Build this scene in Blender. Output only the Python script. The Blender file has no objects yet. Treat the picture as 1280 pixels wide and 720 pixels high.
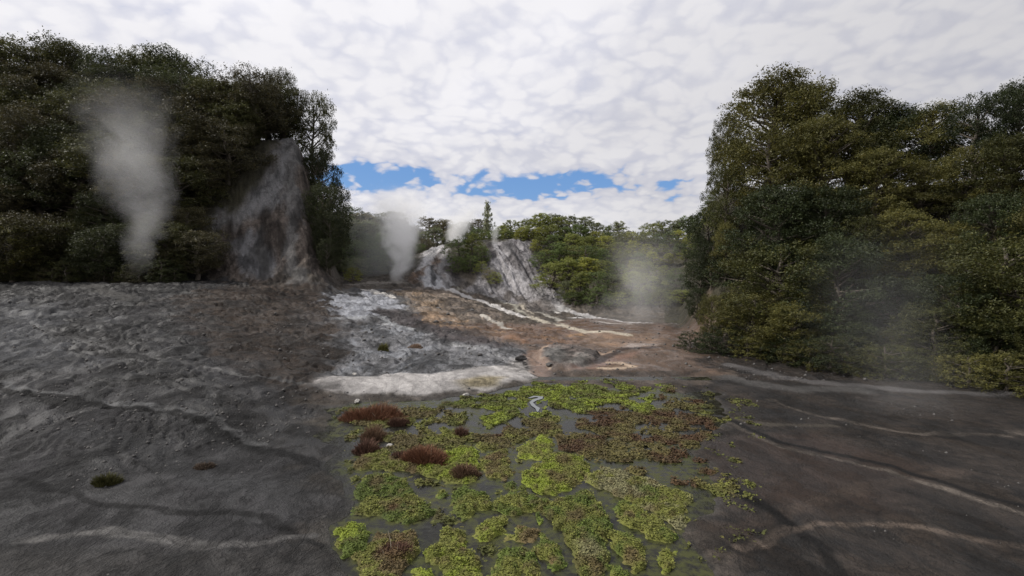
import bpy, math, random
import numpy as np

# ------------------------------------------------------------------ camera, world, sun, exposure
SC = bpy.context.scene
COL = SC.collection
CAM_H = 3.0
TH = math.atan(30 / 640)
cam = bpy.data.cameras.new("camera")
cam.sensor_fit = 'HORIZONTAL'
cam.angle = math.radians(90)
cam.clip_start = 0.05
cam.clip_end = 3000
camo = bpy.data.objects.new("camera", cam)
camo.location = (0, 0, CAM_H)
camo.rotation_euler = (math.pi / 2 - TH, 0, 0)
COL.objects.link(camo)
SC.camera = camo

SUN_DIR = np.array((-0.70, 0.05, 0.71)); SUN_DIR = SUN_DIR / np.linalg.norm(SUN_DIR)
SUN_EL = math.asin(SUN_DIR[2])
SUN_AZ = math.atan2(SUN_DIR[0], SUN_DIR[1])
W = bpy.data.worlds.new("World")
SC.world = W
W.use_nodes = True
SC.view_settings.view_transform = 'Standard'
SC.view_settings.look = 'None'
SC.view_settings.exposure = 0.0
SC.view_settings.gamma = 1.0
SC.cycles.volume_bounces = 8
SC.cycles.volume_step_rate = 0.8
SC.cycles.max_bounces = 10
SC.cycles.diffuse_bounces = 3
SC.cycles.transparent_max_bounces = 8
SC.cycles.sample_clamp_indirect = 3.0


class NT:
    """small helper to wire nodes"""
    def __init__(self, tree):
        self.t = tree
        self.n = tree.nodes
        self.n.clear()

    def add(self, kind, **kw):
        nd = self.n.new(kind)
        for k, v in kw.items():
            setattr(nd, k, v)
        return nd

    def link(self, a, b):
        self.t.links.new(a, b)

    def val(self, sock, v):
        if isinstance(v, bpy.types.NodeSocket):
            self.link(v, sock)
        else:
            sock.default_value = v

    def m(self, op, a, b=0.0, c=None, clamp=False):
        nd = self.add('ShaderNodeMath', operation=op, use_clamp=clamp)
        self.val(nd.inputs[0], a)
        self.val(nd.inputs[1], b)
        if c is not None:
            self.val(nd.inputs[2], c)
        return nd.outputs[0]

    def vm(self, op, a, b=(0, 0, 0), out=0):
        nd = self.add('ShaderNodeVectorMath', operation=op)
        self.val(nd.inputs[0], a)
        if op == 'SCALE':
            self.val(nd.inputs['Scale'], b)
        else:
            self.val(nd.inputs[1], b)
        return nd.outputs[out]

    def noise(self, vec, scale, detail=3, rough=0.55, dist=0.0, dim='3D'):
        nd = self.add('ShaderNodeTexNoise', noise_dimensions=dim)
        self.link(vec, nd.inputs['Vector'])
        nd.inputs['Scale'].default_value = scale
        nd.inputs['Detail'].default_value = detail
        nd.inputs['Roughness'].default_value = rough
        nd.inputs['Distortion'].default_value = dist
        return nd.outputs[0], nd.outputs[1]

    def ss(self, x, a, b, lo=0.0, hi=1.0):
        nd = self.add('ShaderNodeMapRange', interpolation_type='SMOOTHSTEP')
        self.val(nd.inputs[0], x)
        for i, v in zip((1, 2, 3, 4), (a, b, lo, hi)):
            self.val(nd.inputs[i], v)
        return nd.outputs[0]

    def mix(self, f, a, b, mode='MIX'):
        nd = self.add('ShaderNodeMix', data_type='RGBA', blend_type=mode)
        self.val(nd.inputs[0], f)
        self.val(nd.inputs[6], a)
        self.val(nd.inputs[7], b)
        return nd.outputs[2]


def build_world():
    g = NT(W.node_tree)
    tc = g.add('ShaderNodeTexCoord')
    d = g.vm('NORMALIZE', tc.outputs['Generated'])
    sx = g.add('ShaderNodeSeparateXYZ'); g.link(d, sx.inputs[0])
    X, Y, Z = sx.outputs
    sky = g.add('ShaderNodeTexSky', sky_type='NISHITA', sun_disc=False)
    sky.sun_elevation = SUN_EL
    sky.sun_rotation = SUN_AZ
    sky.altitude = 300
    sky.air_density = 1.0
    sky.dust_density = 0.4
    sky.ozone_density = 2.0
    # the cloud sheet: directions projected on a horizontal layer
    zz = g.m('ADD', g.m('MAXIMUM', Z, 0.0), 0.34)
    inv = g.m('DIVIDE', 1.0, zz)
    P = g.add('ShaderNodeCombineXYZ')
    g.link(g.m('MULTIPLY', X, inv), P.inputs[0]); g.link(g.m('MULTIPLY', Y, inv), P.inputs[1])
    p = P.outputs[0]
    _, wc = g.noise(p, 1.7, 4, 0.6)
    pw = g.vm('ADD', p, g.vm('SCALE', g.vm('SUBTRACT', wc, (0.5, 0.5, 0.5)), 0.26))
    _, wc2 = g.noise(p, 9.0, 4, 0.62)
    pw = g.vm('ADD', pw, g.vm('SCALE', g.vm('SUBTRACT', wc2, (0.5, 0.5, 0.5)), 0.07))

    def cells(scale, sm):
        vor = g.add('ShaderNodeTexVoronoi', feature='SMOOTH_F1', voronoi_dimensions='2D')
        g.link(pw, vor.inputs['Vector'])
        vor.inputs['Scale'].default_value = scale
        vor.inputs['Smoothness'].default_value = sm
        return g.ss(vor.outputs[0], 0.0, 0.75, 1.0, 0.0)
    puff = g.m('ADD', g.m('MULTIPLY', cells(11.5, 0.5), 0.62), g.m('MULTIPLY', cells(25.0, 0.45), 0.38))
    n1, _ = g.noise(pw, 2.5, 4, 0.55)
    n2, _ = g.noise(pw, 15.0, 6, 0.62)
    dens = g.m('ADD', g.m('MULTIPLY', puff, 0.66), g.m('ADD', g.m('MULTIPLY', n1, 0.80), g.m('MULTIPLY', n2, 0.44)))
    # broken gaps low over the ridge, where the photograph shows blue
    gap = None
    for (px, py, wx, wy, amt) in ((683, 231, 120, 18, 0.80), (655, 238, 40, 12, 0.3), (466, 222, 90, 18, 0.85), (842, 236, 22, 20, 0.35)):
        u, v = (px - 640) / 640, (360 - py) / 640
        c, s = math.cos(TH), math.sin(TH)
        dd = np.array((u, c + v * s, v * c - s)); L = np.linalg.norm(dd); dd = dd / L
        az, el = math.atan2(dd[0], dd[1]), math.asin(dd[2])
        azn = g.m('ARCTAN2', X, Y)
        eln = g.m('ARCSINE', Z)
        a = g.m('DIVIDE', g.m('SUBTRACT', azn, az), wx / 640 / L / L)
        e = g.m('DIVIDE', g.m('SUBTRACT', eln, el), wy / 640 / L)
        r2 = g.m('ADD', g.m('MULTIPLY', a, a), g.m('MULTIPLY', e, e))
        G = g.m('MULTIPLY', g.m('EXPONENT', g.m('MULTIPLY', r2, -1.0)), amt)
        gap = G if gap is None else g.m('ADD', gap, G)
    dens = g.m('SUBTRACT', dens, gap)
    cov = g.ss(dens, 0.24, 0.58)
    thick = g.ss(dens, 0.44, 1.12)
    # clouds brighten towards the veiled sun
    sd = g.add('ShaderNodeCombineXYZ')
    for i in range(3):
        sd.inputs[i].default_value = SUN_DIR[i]
    dot = g.vm('DOT_PRODUCT', d, sd.outputs[0], out=1)
    near = g.ss(dot, -0.45, 0.75, 0.80, 1.16)
    c0 = g.mix(thick, (6.3, 6.4, 7.3, 1), (8.3, 8.2, 8.5, 1))
    big, _ = g.noise(p, 1.2, 3, 0.5)
    c1 = g.vm('SCALE', c0, g.m('MULTIPLY', near, g.ss(big, 0.3, 0.7, 0.92, 1.07)))
    low = g.ss(Z, 0.03, 0.22, 1.0, 0.0)
    c1 = g.mix(g.m('MULTIPLY', low, 0.22), c1, (8.1, 8.0, 8.0, 1))
    blue = g.mix(0.55, sky.outputs[0], (1.1, 3.1, 7.6, 1))
    col = g.mix(cov, blue, c1)
    # ground-level directions fall off to a dim earth tone
    col = g.mix(g.ss(Z, -0.06, 0.0), (0.9, 0.9, 0.9, 1), col)
    bg = g.add('ShaderNodeBackground')
    g.link(col, bg.inputs[0]); bg.inputs[1].default_value = 0.1
    out = g.add('ShaderNodeOutputWorld')
    g.link(bg.outputs[0], out.inputs[0])


build_world()
sun = bpy.data.lights.new("sun", 'SUN')
sun.energy = 4.0
sun.angle = math.radians(3)
sun.color = (1.0, 0.95, 0.88)
suno = bpy.data.objects.new("sun", sun)
suno.rotation_euler = (math.acos(SUN_DIR[2]), 0, math.atan2(SUN_DIR[0], -SUN_DIR[1]))
suno.location = (-30, 0, 40)
COL.objects.link(suno)


# ------------------------------------------------------------------ numbers: noise, projection, terrain
def s2l(c):
    c = np.asarray(c, float) / 255.0
    return np.where(c <= 0.04045, c / 12.92, ((c + 0.055) / 1.055) ** 2.4)


def sstep(x, a, b):
    t = np.clip((x - a) / (b - a), 0, 1)
    return t * t * (3 - 2 * t)


def _hash(ix, iy, seed):
    h = (ix.astype(np.int64) * 374761393 + iy.astype(np.int64) * 668265263 + seed * 1442695041) & 0xFFFFFFFF
    h = ((h ^ (h >> 13)) * 1274126177) & 0xFFFFFFFF
    h = h ^ (h >> 16)
    return (h & 0xFFFFFF).astype(np.float64) / 0xFFFFFF


def vnoise(x, y, seed=0):
    x = np.asarray(x, float); y = np.asarray(y, float)
    ix = np.floor(x); iy = np.floor(y)
    fx = x - ix; fy = y - iy
    fx = fx * fx * fx * (fx * (fx * 6 - 15) + 10); fy = fy * fy * fy * (fy * (fy * 6 - 15) + 10)
    a = _hash(ix, iy, seed); b = _hash(ix + 1, iy, seed)
    c = _hash(ix, iy + 1, seed); d = _hash(ix + 1, iy + 1, seed)
    return a + (b - a) * fx + (c - a) * fy + (a - b - c + d) * fx * fy


def fbm(x, y, seed=0, octs=4, gain=0.5):
    s = 0; a = 1.0; t = 0
    for i in range(octs):
        s = s + a * vnoise(x * 2 ** i + 17.3 * i, y * 2 ** i - 9.1 * i, seed + i * 31)
        t += a; a *= gain
    return s / t


CT, ST = math.cos(TH), math.sin(TH)


def pray(px, py):
    u = (np.asarray(px, float) - 640) / 640; v = (360 - np.asarray(py, float)) / 640
    return u, CT + v * ST, v * CT - ST


def P(px, py, Y):
    u, f, z = pray(px, py)
    t = Y / f
    return u * t, Y, CAM_H + z * t


def topix(x, y, z):
    zz = z - CAM_H
    f = y * CT - zz * ST
    v = y * ST + zz * CT
    return 640 + 640 * x / f, 360 - 640 * v / f


# control points of the ground surface: (picture column, picture row, metres ahead)
CP = [
    (440, 470, 13.6), (560, 470, 13.6), (660, 470, 13.7), (760, 470, 13.7), (842, 470, 13.7),
    (440, 440, 16.5), (540, 440, 16.8), (640, 440, 17.2), (740, 440, 17.5), (842, 440, 17.5),
    (440, 410, 20.5), (540, 410, 21.5), (640, 412, 22.5), (740, 412, 23), (842, 412, 23.2),
    (440, 385, 26), (520, 385, 27.5), (600, 395, 27.5), (660, 400, 27.5), (740, 400, 27.5), (842, 402, 27),
    (440, 366, 33), (500, 366, 34), (560, 372, 34), (610, 382, 33.5), (650, 388, 33), (700, 392, 32.5), (760, 394, 32), (842, 394, 30.5),
    (440, 355, 38), (480, 353, 39.5), (510, 354, 40), (545, 357, 40), (580, 360, 40), (610, 366, 40), (640, 372, 39.5), (675, 376, 37.5), (700, 381, 36), (740, 385, 34.5), (800, 385, 34), (842, 382, 34),
    # sinter dome left of the shrub
    (505, 342, 43), (520, 338, 43.5), (528, 326, 45.5), (545, 309, 48.5), (558, 309, 48.5), (553, 330, 45), (566, 330, 45.5),
    (495, 340, 46), (480, 340, 47), (455, 344, 46),
    # knoll under the shrub, and the grey gully cliff
    (590, 345, 42.5), (585, 315, 46.5), (600, 308, 47.5), (618, 304, 47.5), (640, 305, 47), (660, 307, 46.5), (640, 340, 42.6), (625, 352, 41.5), (670, 345, 42), (668, 330, 44), (690, 345, 42.5), (700, 366, 39),
    # slope under the bush on the right
    (740, 350, 40), (780, 352, 40), (842, 352, 39), (700, 318, 47), (740, 318, 47), (800, 322, 46), (842, 325, 45),
    (640, 302, 54), (700, 300, 54), (760, 303, 53), (842, 305, 52), (560, 306, 54), (600, 303, 54),
    # slope under the bush on the left
    (440, 335, 52), (480, 330, 53), (520, 320, 54), (440, 318, 62), (500, 314, 63), (560, 304, 64), (640, 296, 65), (740, 296, 65), (842, 298, 64),
    # the flats carried on to both sides
    (380, 430, 16.5), (380, 372, 28), (250, 500, 9.6), (0, 500, 9.4), (250, 420, 16), (0, 420, 15.5), (100, 370, 24), (300, 370, 25), (100, 352, 30), (300, 352, 31), (380, 354, 34), (0, 352, 29), (-300, 352, 28), (-300, 430, 15),
    (950, 470, 13.7), (950, 430, 18.5), (1100, 480, 12.7), (1280, 495, 11.6), (1500, 495, 11.4), (950, 400, 27), (1000, 390, 33), (1100, 370, 45), (1300, 370, 45),
]
_cp = np.array([P(*c) for c in CP])
_extra = np.array([(x, y, 0.0) for x in (-16, -9, -4, 0, 4, 9, 16) for y in (0, 4, 8)] + [(-70, 40, 5), (70, 40, 4), (-60, 70, 8), (0, 75, 7.5), (60, 70, 8)])
_cp = np.vstack((_cp, _extra))


def _phi(r2):
    return np.where(r2 > 1e-12, 0.5 * r2 * np.log(np.maximum(r2, 1e-12)), 0.0)


_n = len(_cp)
_A = np.zeros((_n + 3, _n + 3))
_d2 = ((_cp[:, None, :2] - _cp[None, :, :2]) ** 2).sum(-1)
_A[:_n, :_n] = _phi(_d2) + np.eye(_n) * 2.0
_A[:_n, _n] = 1; _A[:_n, _n + 1:] = _cp[:, :2]
_A[_n, :_n] = 1; _A[_n + 1:, :_n] = _cp[:, :2].T
_sol = np.linalg.solve(_A, np.concatenate((_cp[:, 2], (0, 0, 0))))


def tps(x, y):
    shp = np.shape(x)
    x = np.ravel(x); y = np.ravel(y)
    out = np.empty_like(x)
    for i in range(0, len(x), 40000):
        a = x[i:i + 40000]; b = y[i:i + 40000]
        r2 = (a[:, None] - _cp[None, :, 0]) ** 2 + (b[:, None] - _cp[None, :, 1]) ** 2
        out[i:i + 40000] = _phi(r2) @ _sol[:_n] + _sol[_n] + a * _sol[_n + 1] + b * _sol[_n + 2]
    return out.reshape(shp)


RX0, RY0, RX1, RY1 = 5.6, 19.0, 12.6, 11.6      # foot of the near bluff on the right
_rl = math.hypot(RX1 - RX0, RY1 - RY0)


def right_s(x, y):
    nx, ny = -(RY1 - RY0) / _rl, (RX1 - RX0) / _rl
    return (x - RX0) * nx + (y - RY0) * ny


def h0(x, y):
    """smooth ground height"""
    x = np.asarray(x, float); y = np.asarray(y, float)
    r = np.hypot(x, y)
    k = np.minimum(1.0, 68.0 / np.maximum(r, 1e-6))
    xs = np.clip(x * k, -62, 62); ys = np.clip(y * k, 0, 68)
    z = tps(xs, ys)
    z = z * sstep(y, 7.0, 13.5) + (1 - sstep(y, 7.0, 13.5)) * np.clip(z, 0, 1.5) * sstep(np.abs(x + 0.2), 3.6, 5.5)
    z = z + np.clip(r - 68, 0, 400) * 0.02
    u = x / np.maximum(y, 0.5)
    # wooded bluff on the left and its sinter slope
    wob = (vnoise(x * 0.25, y * 0.25, 5) - 0.5)
    ml = sstep(-u + wob * 0.02, 0.335, 0.43) * sstep(y, 5, 12)
    z = z + ml * 11.5 * sstep(y + wob * 2.0, 30.5, 43.0)
    # wooded bluff on the right
    s = right_s(x, y) + wob * 0.8
    mr = sstep(u, 0.325, 0.42) * sstep(y, 3, 8)
    z = z + mr * 6.2 * sstep(s, 0.2, 9.0)
    return z


_Yr = np.geomspace(1.2, 90, 900)


def hit(px, py):
    """where the line of sight through a picture point meets the ground"""
    px = np.atleast_1d(np.asarray(px, float)); py = np.atleast_1d(np.asarray(py, float))
    u, f, z = pray(px, py)
    t = _Yr[None, :] / f[:, None]
    X = u[:, None] * t; Z = CAM_H + z[:, None] * t; Yy = np.broadcast_to(_Yr[None, :], X.shape)
    dz = Z - h0(X, Yy)
    below = dz < 0
    i = np.where(below.any(1), below.argmax(1), len(_Yr) - 1)
    i = np.maximum(i, 1)
    k = np.arange(len(px))
    a, b = dz[k, i - 1], dz[k, i]
    w = np.clip(a / np.where(np.abs(a - b) < 1e-9, 1e-9, a - b), 0, 1)
    return np.stack((X[k, i - 1] + (X[k, i] - X[k, i - 1]) * w, Yy[k, i - 1] + (Yy[k, i] - Yy[k, i - 1]) * w), 1)


def hit_poly(pts):
    p = np.array(pts, float)
    return hit(p[:, 0], p[:, 1])


def sd_poly(x, y, poly, pad=1.5):
    """signed distance to a polygon, positive inside (only near it; -pad elsewhere)"""
    out = np.full(x.shape, -pad)
    lo = poly.min(0) - pad; hi = poly.max(0) + pad
    sel = (x > lo[0]) & (x < hi[0]) & (y > lo[1]) & (y < hi[1])
    if not sel.any():
        return out
    a = x[sel]; b = y[sel]
    d = np.full(a.shape, 1e9); ins = np.zeros(a.shape, bool)
    n = len(poly)
    for i in range(n):
        x0, y0 = poly[i]; x1, y1 = poly[(i + 1) % n]
        ex, ey = x1 - x0, y1 - y0
        L = ex * ex + ey * ey + 1e-12
        t = np.clip(((a - x0) * ex + (b - y0) * ey) / L, 0, 1)
        d = np.minimum(d, (a - x0 - t * ex) ** 2 + (b - y0 - t * ey) ** 2)
        c = ((y0 > b) != (y1 > b)) & (a < ex * (b - y0) / (ey if abs(ey) > 1e-12 else 1e-12) + x0)
        ins ^= c
    d = np.sqrt(d)
    out[sel] = np.maximum(np.where(ins, d, -d), -pad)
    return out


def d_line(x, y, line, pad=2.0):
    out = np.full(x.shape, pad)
    lo = line.min(0) - pad; hi = line.max(0) + pad
    sel = (x > lo[0]) & (x < hi[0]) & (y > lo[1]) & (y < hi[1])
    if not sel.any():
        return out
    a = x[sel]; b = y[sel]; d = np.full(a.shape, 1e9)
    for i in range(len(line) - 1):
        x0, y0 = line[i]; ex, ey = line[i + 1] - line[i]
        t = np.clip(((a - x0) * ex + (b - y0) * ey) / (ex * ex + ey * ey + 1e-12), 0, 1)
        d = np.minimum(d, (a - x0 - t * ex) ** 2 + (b - y0 - t * ey) ** 2)
    out[sel] = np.minimum(np.sqrt(d), pad)
    return out


# ------------------------------------------------------------------ mesh helpers
def mesh_np(name, V, F, uniform=None):
    me = bpy.data.meshes.new(name)
    V = np.asarray(V, np.float32)
    F = np.asarray(F, np.int32)
    k = F.shape[1]
    me.vertices.add(len(V)); me.vertices.foreach_set('co', V.ravel())
    me.loops.add(F.size); me.loops.foreach_set('vertex_index', F.ravel())
    me.polygons.add(len(F))
    me.polygons.foreach_set('loop_start', np.arange(0, F.size, k, dtype=np.int32))
    me.update(calc_edges=True)
    return me


def set_col(me, name, rgba):
    at = me.attributes.new(name, 'FLOAT_COLOR', 'POINT')
    at.data.foreach_set('color', np.asarray(rgba, np.float32).ravel())


def smooth(me):
    me.polygons.foreach_set('use_smooth', np.ones(len(me.polygons), bool))


def link(name, me, mat=None, parent=None, loc=None):
    o = bpy.data.objects.new(name, me)
    COL.objects.link(o)
    if mat is not None and len(me.materials) == 0:
        me.materials.append(mat)
    if parent is not None:
        o.parent = parent
    if loc is not None:
        o.location = loc
    return o


def tag(o, label=None, cat=None, group=None, kind=None):
    if label: o['label'] = label
    if cat: o['category'] = cat
    if group: o['group'] = group
    if kind: o['kind'] = kind
    return o


# ------------------------------------------------------------------ materials
def new_mat(name):
    m = bpy.data.materials.new(name)
    m.use_nodes = True
    return m, NT(m.node_tree)


def mat_ground():
    m, g = new_mat("sinter_ground")
    a = g.add('ShaderNodeAttribute', attribute_name='zone_colour')
    w = g.add('ShaderNodeAttribute', attribute_name='zone_wet')
    geo = g.add('ShaderNodeNewGeometry')
    pos = geo.outputs['Position']
    ws = g.add('ShaderNodeSeparateColor'); g.link(w.outputs['Color'], ws.inputs[0])
    wet, crust = ws.outputs[0], ws.outputs[1]
    st = g.vm('MULTIPLY', pos, (1.15, 0.8, 1.0))
    n1, _ = g.noise(st, 1.4, 5, 0.62)
    n2, _ = g.noise(st, 7.0, 5, 0.65, 0.4)
    n3, _ = g.noise(pos, 32.0, 4, 0.6)
    v = g.add('ShaderNodeTexVoronoi', feature='DISTANCE_TO_EDGE')
    _, wc = g.noise(pos, 3.0, 3)
    g.link(g.vm('ADD', st, g.vm('SCALE', wc, 0.5)), v.inputs['Vector']); v.inputs['Scale'].default_value = 5.5
    crack = g.ss(v.outputs['Distance'], 0.0, 0.05, 1.0, 0.0)
    f = g.m('ADD', g.m('MULTIPLY', g.m('SUBTRACT', n1, 0.5), 0.9), g.m('ADD', g.m('MULTIPLY', g.m('SUBTRACT', n2, 0.5), 1.3), g.m('MULTIPLY', g.m('SUBTRACT', n3, 0.5), 1.3)))
    k = g.m('MAXIMUM', g.m('ADD', 1.0, g.m('MULTIPLY', f, g.m('ADD', 0.55, g.m('MULTIPLY', crust, 0.5)))), 0.25)
    k = g.m('MULTIPLY', k, g.m('SUBTRACT', 1.0, g.m('MULTIPLY', g.m('MULTIPLY', crack, crust), 0.10)))
    n5, _ = g.noise(st, 1.1, 7, 0.62, 0.5)
    seam = g.ss(g.m('ABSOLUTE', g.m('SUBTRACT', n5, 0.5)), 0.0, 0.022, 1.0, 0.0)
    n6, _ = g.noise(st, 3.1, 6, 0.66, 0.3)
    seam2 = g.ss(g.m('ABSOLUTE', g.m('SUBTRACT', n6, 0.52)), 0.0, 0.03, 1.0, 0.0)
    lines = g.m('MULTIPLY', g.m('ADD', g.m('MULTIPLY', seam, 0.55), g.m('MULTIPLY', seam2, 0.45), clamp=True), crust)
    k = g.m('MULTIPLY', k, g.m('SUBTRACT', 1.0, g.m('MULTIPLY', lines, 0.6)))
    fleck = g.ss(n3, 0.66, 0.74, 0.0, 0.5)
    c = g.vm('SCALE', a.outputs['Color'], g.m('ADD', k, g.m('MULTIPLY', fleck, crust)))
    wet = g.m('MULTIPLY', wet, g.ss(n5, 0.38, 0.60, 1.5, 0.35), clamp=True)
    b = g.add('ShaderNodeBsdfPrincipled')
    g.link(c, b.inputs['Base Color'])
    g.link(g.m('MULTIPLY', g.m('ADD', 0.95, g.m('MULTIPLY', wet, -0.72)), g.ss(n2, 0.3, 0.7, 0.8, 1.15), clamp=True), b.inputs['Roughness'])
    g.link(g.m('ADD', 0.2, g.m('MULTIPLY', wet, 0.3)), b.inputs['Specular IOR Level'])
    hgt = g.m('ADD', g.m('MULTIPLY', n2, 0.05), g.m('ADD', g.m('MULTIPLY', n3, 0.035), g.m('MULTIPLY', lines, -0.03)))
    bp = g.add('ShaderNodeBump'); bp.inputs['Distance'].default_value = 1.0
    g.link(g.m('SUBTRACT', 1.0, g.m('MULTIPLY', wet, 0.75)), bp.inputs['Strength'])
    g.link(hgt, bp.inputs['Height']); g.link(bp.outputs[0], b.inputs['Normal'])
    o = g.add('ShaderNodeOutputMaterial'); g.link(b.outputs[0], o.inputs[0])
    return m


def mat_water():
    m, g = new_mat("shallow_water")
    geo = g.add('ShaderNodeNewGeometry'); pos = geo.outputs['Position']
    n1, _ = g.noise(pos, 1.3, 4, 0.6)
    n2, _ = g.noise(pos, 9.0, 5, 0.65)
    c = g.mix(n1, (0.004, 0.004, 0.003, 1), (0.018, 0.017, 0.013, 1))
    c = g.mix(g.ss(n2, 0.45, 0.75), c, (0.030, 0.030, 0.023, 1))
    n4, _ = g.noise(pos, 3.2, 6, 0.68)
    fa = g.add('ShaderNodeAttribute', attribute_name='algae_film')
    film = g.m('MULTIPLY', fa.outputs['Fac'], g.ss(n2, 0.36, 0.60), clamp=True)
    c = g.mix(film, c, g.mix(n1, (0.035, 0.050, 0.012, 1), (0.085, 0.080, 0.026, 1)))
    c = g.mix(g.ss(n4, 0.30, 0.40, 0.7, 0.0), c, (0.002, 0.002, 0.002, 1))
    b = g.add('ShaderNodeBsdfPrincipled')
    g.link(c, b.inputs['Base Color'])
    b.inputs['Specular IOR Level'].default_value = 0.24
    g.link(g.m('ADD', g.ss(n2, 0.3, 0.75, 0.04, 0.30), g.m('MULTIPLY', film, 0.4), clamp=True), b.inputs['Roughness'])
    b.inputs['IOR'].default_value = 1.33
    bp = g.add('ShaderNodeBump'); bp.inputs['Strength'].default_value = 0.2; bp.inputs['Distance'].default_value = 0.03
    n3, _ = g.noise(pos, 24.0, 4, 0.6)
    g.link(g.m('ADD', n2, g.m('MULTIPLY', n3, 0.5)), bp.inputs['Height']); g.link(bp.outputs[0], b.inputs['Normal'])
    o = g.add('ShaderNodeOutputMaterial'); g.link(b.outputs[0], o.inputs[0])
    return m


def mat_pool():
    m, g = new_mat("clear_pool_water")
    geo = g.add('ShaderNodeNewGeometry')
    n, _ = g.noise(geo.outputs['Position'], 14.0, 3)
    b = g.add('ShaderNodeBsdfPrincipled')
    b.inputs['Base Color'].default_value = (0.10, 0.11, 0.11, 1)
    b.inputs['Roughness'].default_value = 0.06
    bp = g.add('ShaderNodeBump'); bp.inputs['Strength'].default_value = 0.05; bp.inputs['Distance'].default_value = 0.02
    g.link(n, bp.inputs['Height']); g.link(bp.outputs[0], b.inputs['Normal'])
    o = g.add('ShaderNodeOutputMaterial'); g.link(b.outputs[0], o.inputs[0])
    return m


def mat_moss():
    m, g = new_mat("moss")
    a = g.add('ShaderNodeAttribute', attribute_name='zone_colour')
    geo = g.add('ShaderNodeNewGeometry'); pos = geo.outputs['Position']
    n1, _ = g.noise(pos, 11.0, 4, 0.6)
    n2, _ = g.noise(pos, 45.0, 4, 0.65)
    k = g.m('ADD', 0.45, g.m('ADD', g.m('MULTIPLY', n1, 0.55), g.m('MULTIPLY', n2, 0.55)))
    rnd = g.m('ADD', 0.75, g.m('MULTIPLY', geo.outputs['Random Per Island'], 0.5))
    c = g.vm('SCALE', a.outputs['Color'], g.m('MULTIPLY', k, rnd))
    b = g.add('ShaderNodeBsdfPrincipled')
    g.link(c, b.inputs['Base Color'])
    b.inputs['Roughness'].default_value = 0.72
    b.inputs['Specular IOR Level'].default_value = 0.3
    bp = g.add('ShaderNodeBump'); bp.inputs['Strength'].default_value = 0.8; bp.inputs['Distance'].default_value = 0.03
    g.link(g.m('ADD', n1, n2), bp.inputs['Height']); g.link(bp.outputs[0], b.inputs['Normal'])
    o = g.add('ShaderNodeOutputMaterial'); g.link(b.outputs[0], o.inputs[0])
    return m


def mat_leaf(name="foliage"):
    m, g = new_mat(name)
    oi = g.add('ShaderNodeObjectInfo')
    geo = g.add('ShaderNodeNewGeometry')
    tc = g.add('ShaderNodeTexCoord')
    n1, _ = g.noise(tc.outputs['Object'], 1.1, 3, 0.5)
    n2, _ = g.noise(tc.outputs['Object'], 4.5, 3, 0.6)
    isl = geo.outputs['Random Per Island']
    k = g.m('MULTIPLY', g.m('ADD', 0.2, g.m('MULTIPLY', n1, 1.6)), g.m('ADD', 0.74, g.m('MULTIPLY', isl, 0.5)))
    base = g.vm('SCALE', oi.outputs['Color'], k)
    yel = g.vm('MULTIPLY', base, (1.5, 1.25, 0.65))
    c = g.mix(g.ss(n2, 0.48, 0.72, 0.0, 0.8), base, yel)
    d = g.add('ShaderNodeBsdfPrincipled')
    g.link(c, d.inputs['Base Color']); d.inputs['Roughness'].default_value = 0.55
    d.inputs['Specular IOR Level'].default_value = 0.22
    t = g.add('ShaderNodeBsdfTranslucent'); g.link(g.vm('SCALE', c, 1.2), t.inputs[0])
    mx = g.add('ShaderNodeMixShader'); mx.inputs[0].default_value = 0.28
    g.link(d.outputs[0], mx.inputs[1]); g.link(t.outputs[0], mx.inputs[2])
    o = g.add('ShaderNodeOutputMaterial'); g.link(mx.outputs[0], o.inputs[0])
    return m


def mat_bark():
    m, g = new_mat("bark")
    tc = g.add('ShaderNodeTexCoord')
    n, _ = g.noise(g.vm('MULTIPLY', tc.outputs['Object'], (9, 9, 1.6)), 2.0, 4)
    c = g.mix(n, (0.05, 0.04, 0.03, 1), (0.16, 0.135, 0.11, 1))
    b = g.add('ShaderNodeBsdfPrincipled'); g.link(c, b.inputs['Base Color']); b.inputs['Roughness'].default_value = 0.9
    bp = g.add('ShaderNodeBump'); bp.inputs['Strength'].default_value = 0.6; bp.inputs['Distance'].default_value = 0.05
    g.link(n, bp.inputs['Height']); g.link(bp.outputs[0], b.inputs['Normal'])
    o = g.add('ShaderNodeOutputMaterial'); g.link(b.outputs[0], o.inputs[0])
    return m


def mat_stone():
    m, g = new_mat("stone")
    oi = g.add('ShaderNodeObjectInfo')
    tc = g.add('ShaderNodeTexCoord')
    n, _ = g.noise(tc.outputs['Object'], 7.0, 5, 0.65)
    c = g.vm('SCALE', oi.outputs['Color'], g.m('ADD', 0.5, n))
    b = g.add('ShaderNodeBsdfPrincipled'); g.link(c, b.inputs['Base Color']); b.inputs['Roughness'].default_value = 0.9
    bp = g.add('ShaderNodeBump'); bp.inputs['Distance'].default_value = 0.03
    g.link(n, bp.inputs['Height']); g.link(bp.outputs[0], b.inputs['Normal'])
    o = g.add('ShaderNodeOutputMaterial'); g.link(b.outputs[0], o.inputs[0])
    return m


M_GROUND, M_WATER, M_POOL, M_MOSS, M_LEAF, M_BARK, M_STONE = mat_ground(), mat_water(), mat_pool(), mat_moss(), mat_leaf(), mat_bark(), mat_stone()

# ------------------------------------------------------------------ ground: zones traced on it
ILL = 1.18     # how bright a white surface reads under this sky; measured colours are divided by it


def alb(c, k=1.0):
    v = s2l(c); v = v * 0.93 + 0.07 * v.mean()
    return np.clip(v / ILL * k, 0.004, 0.8)


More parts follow.
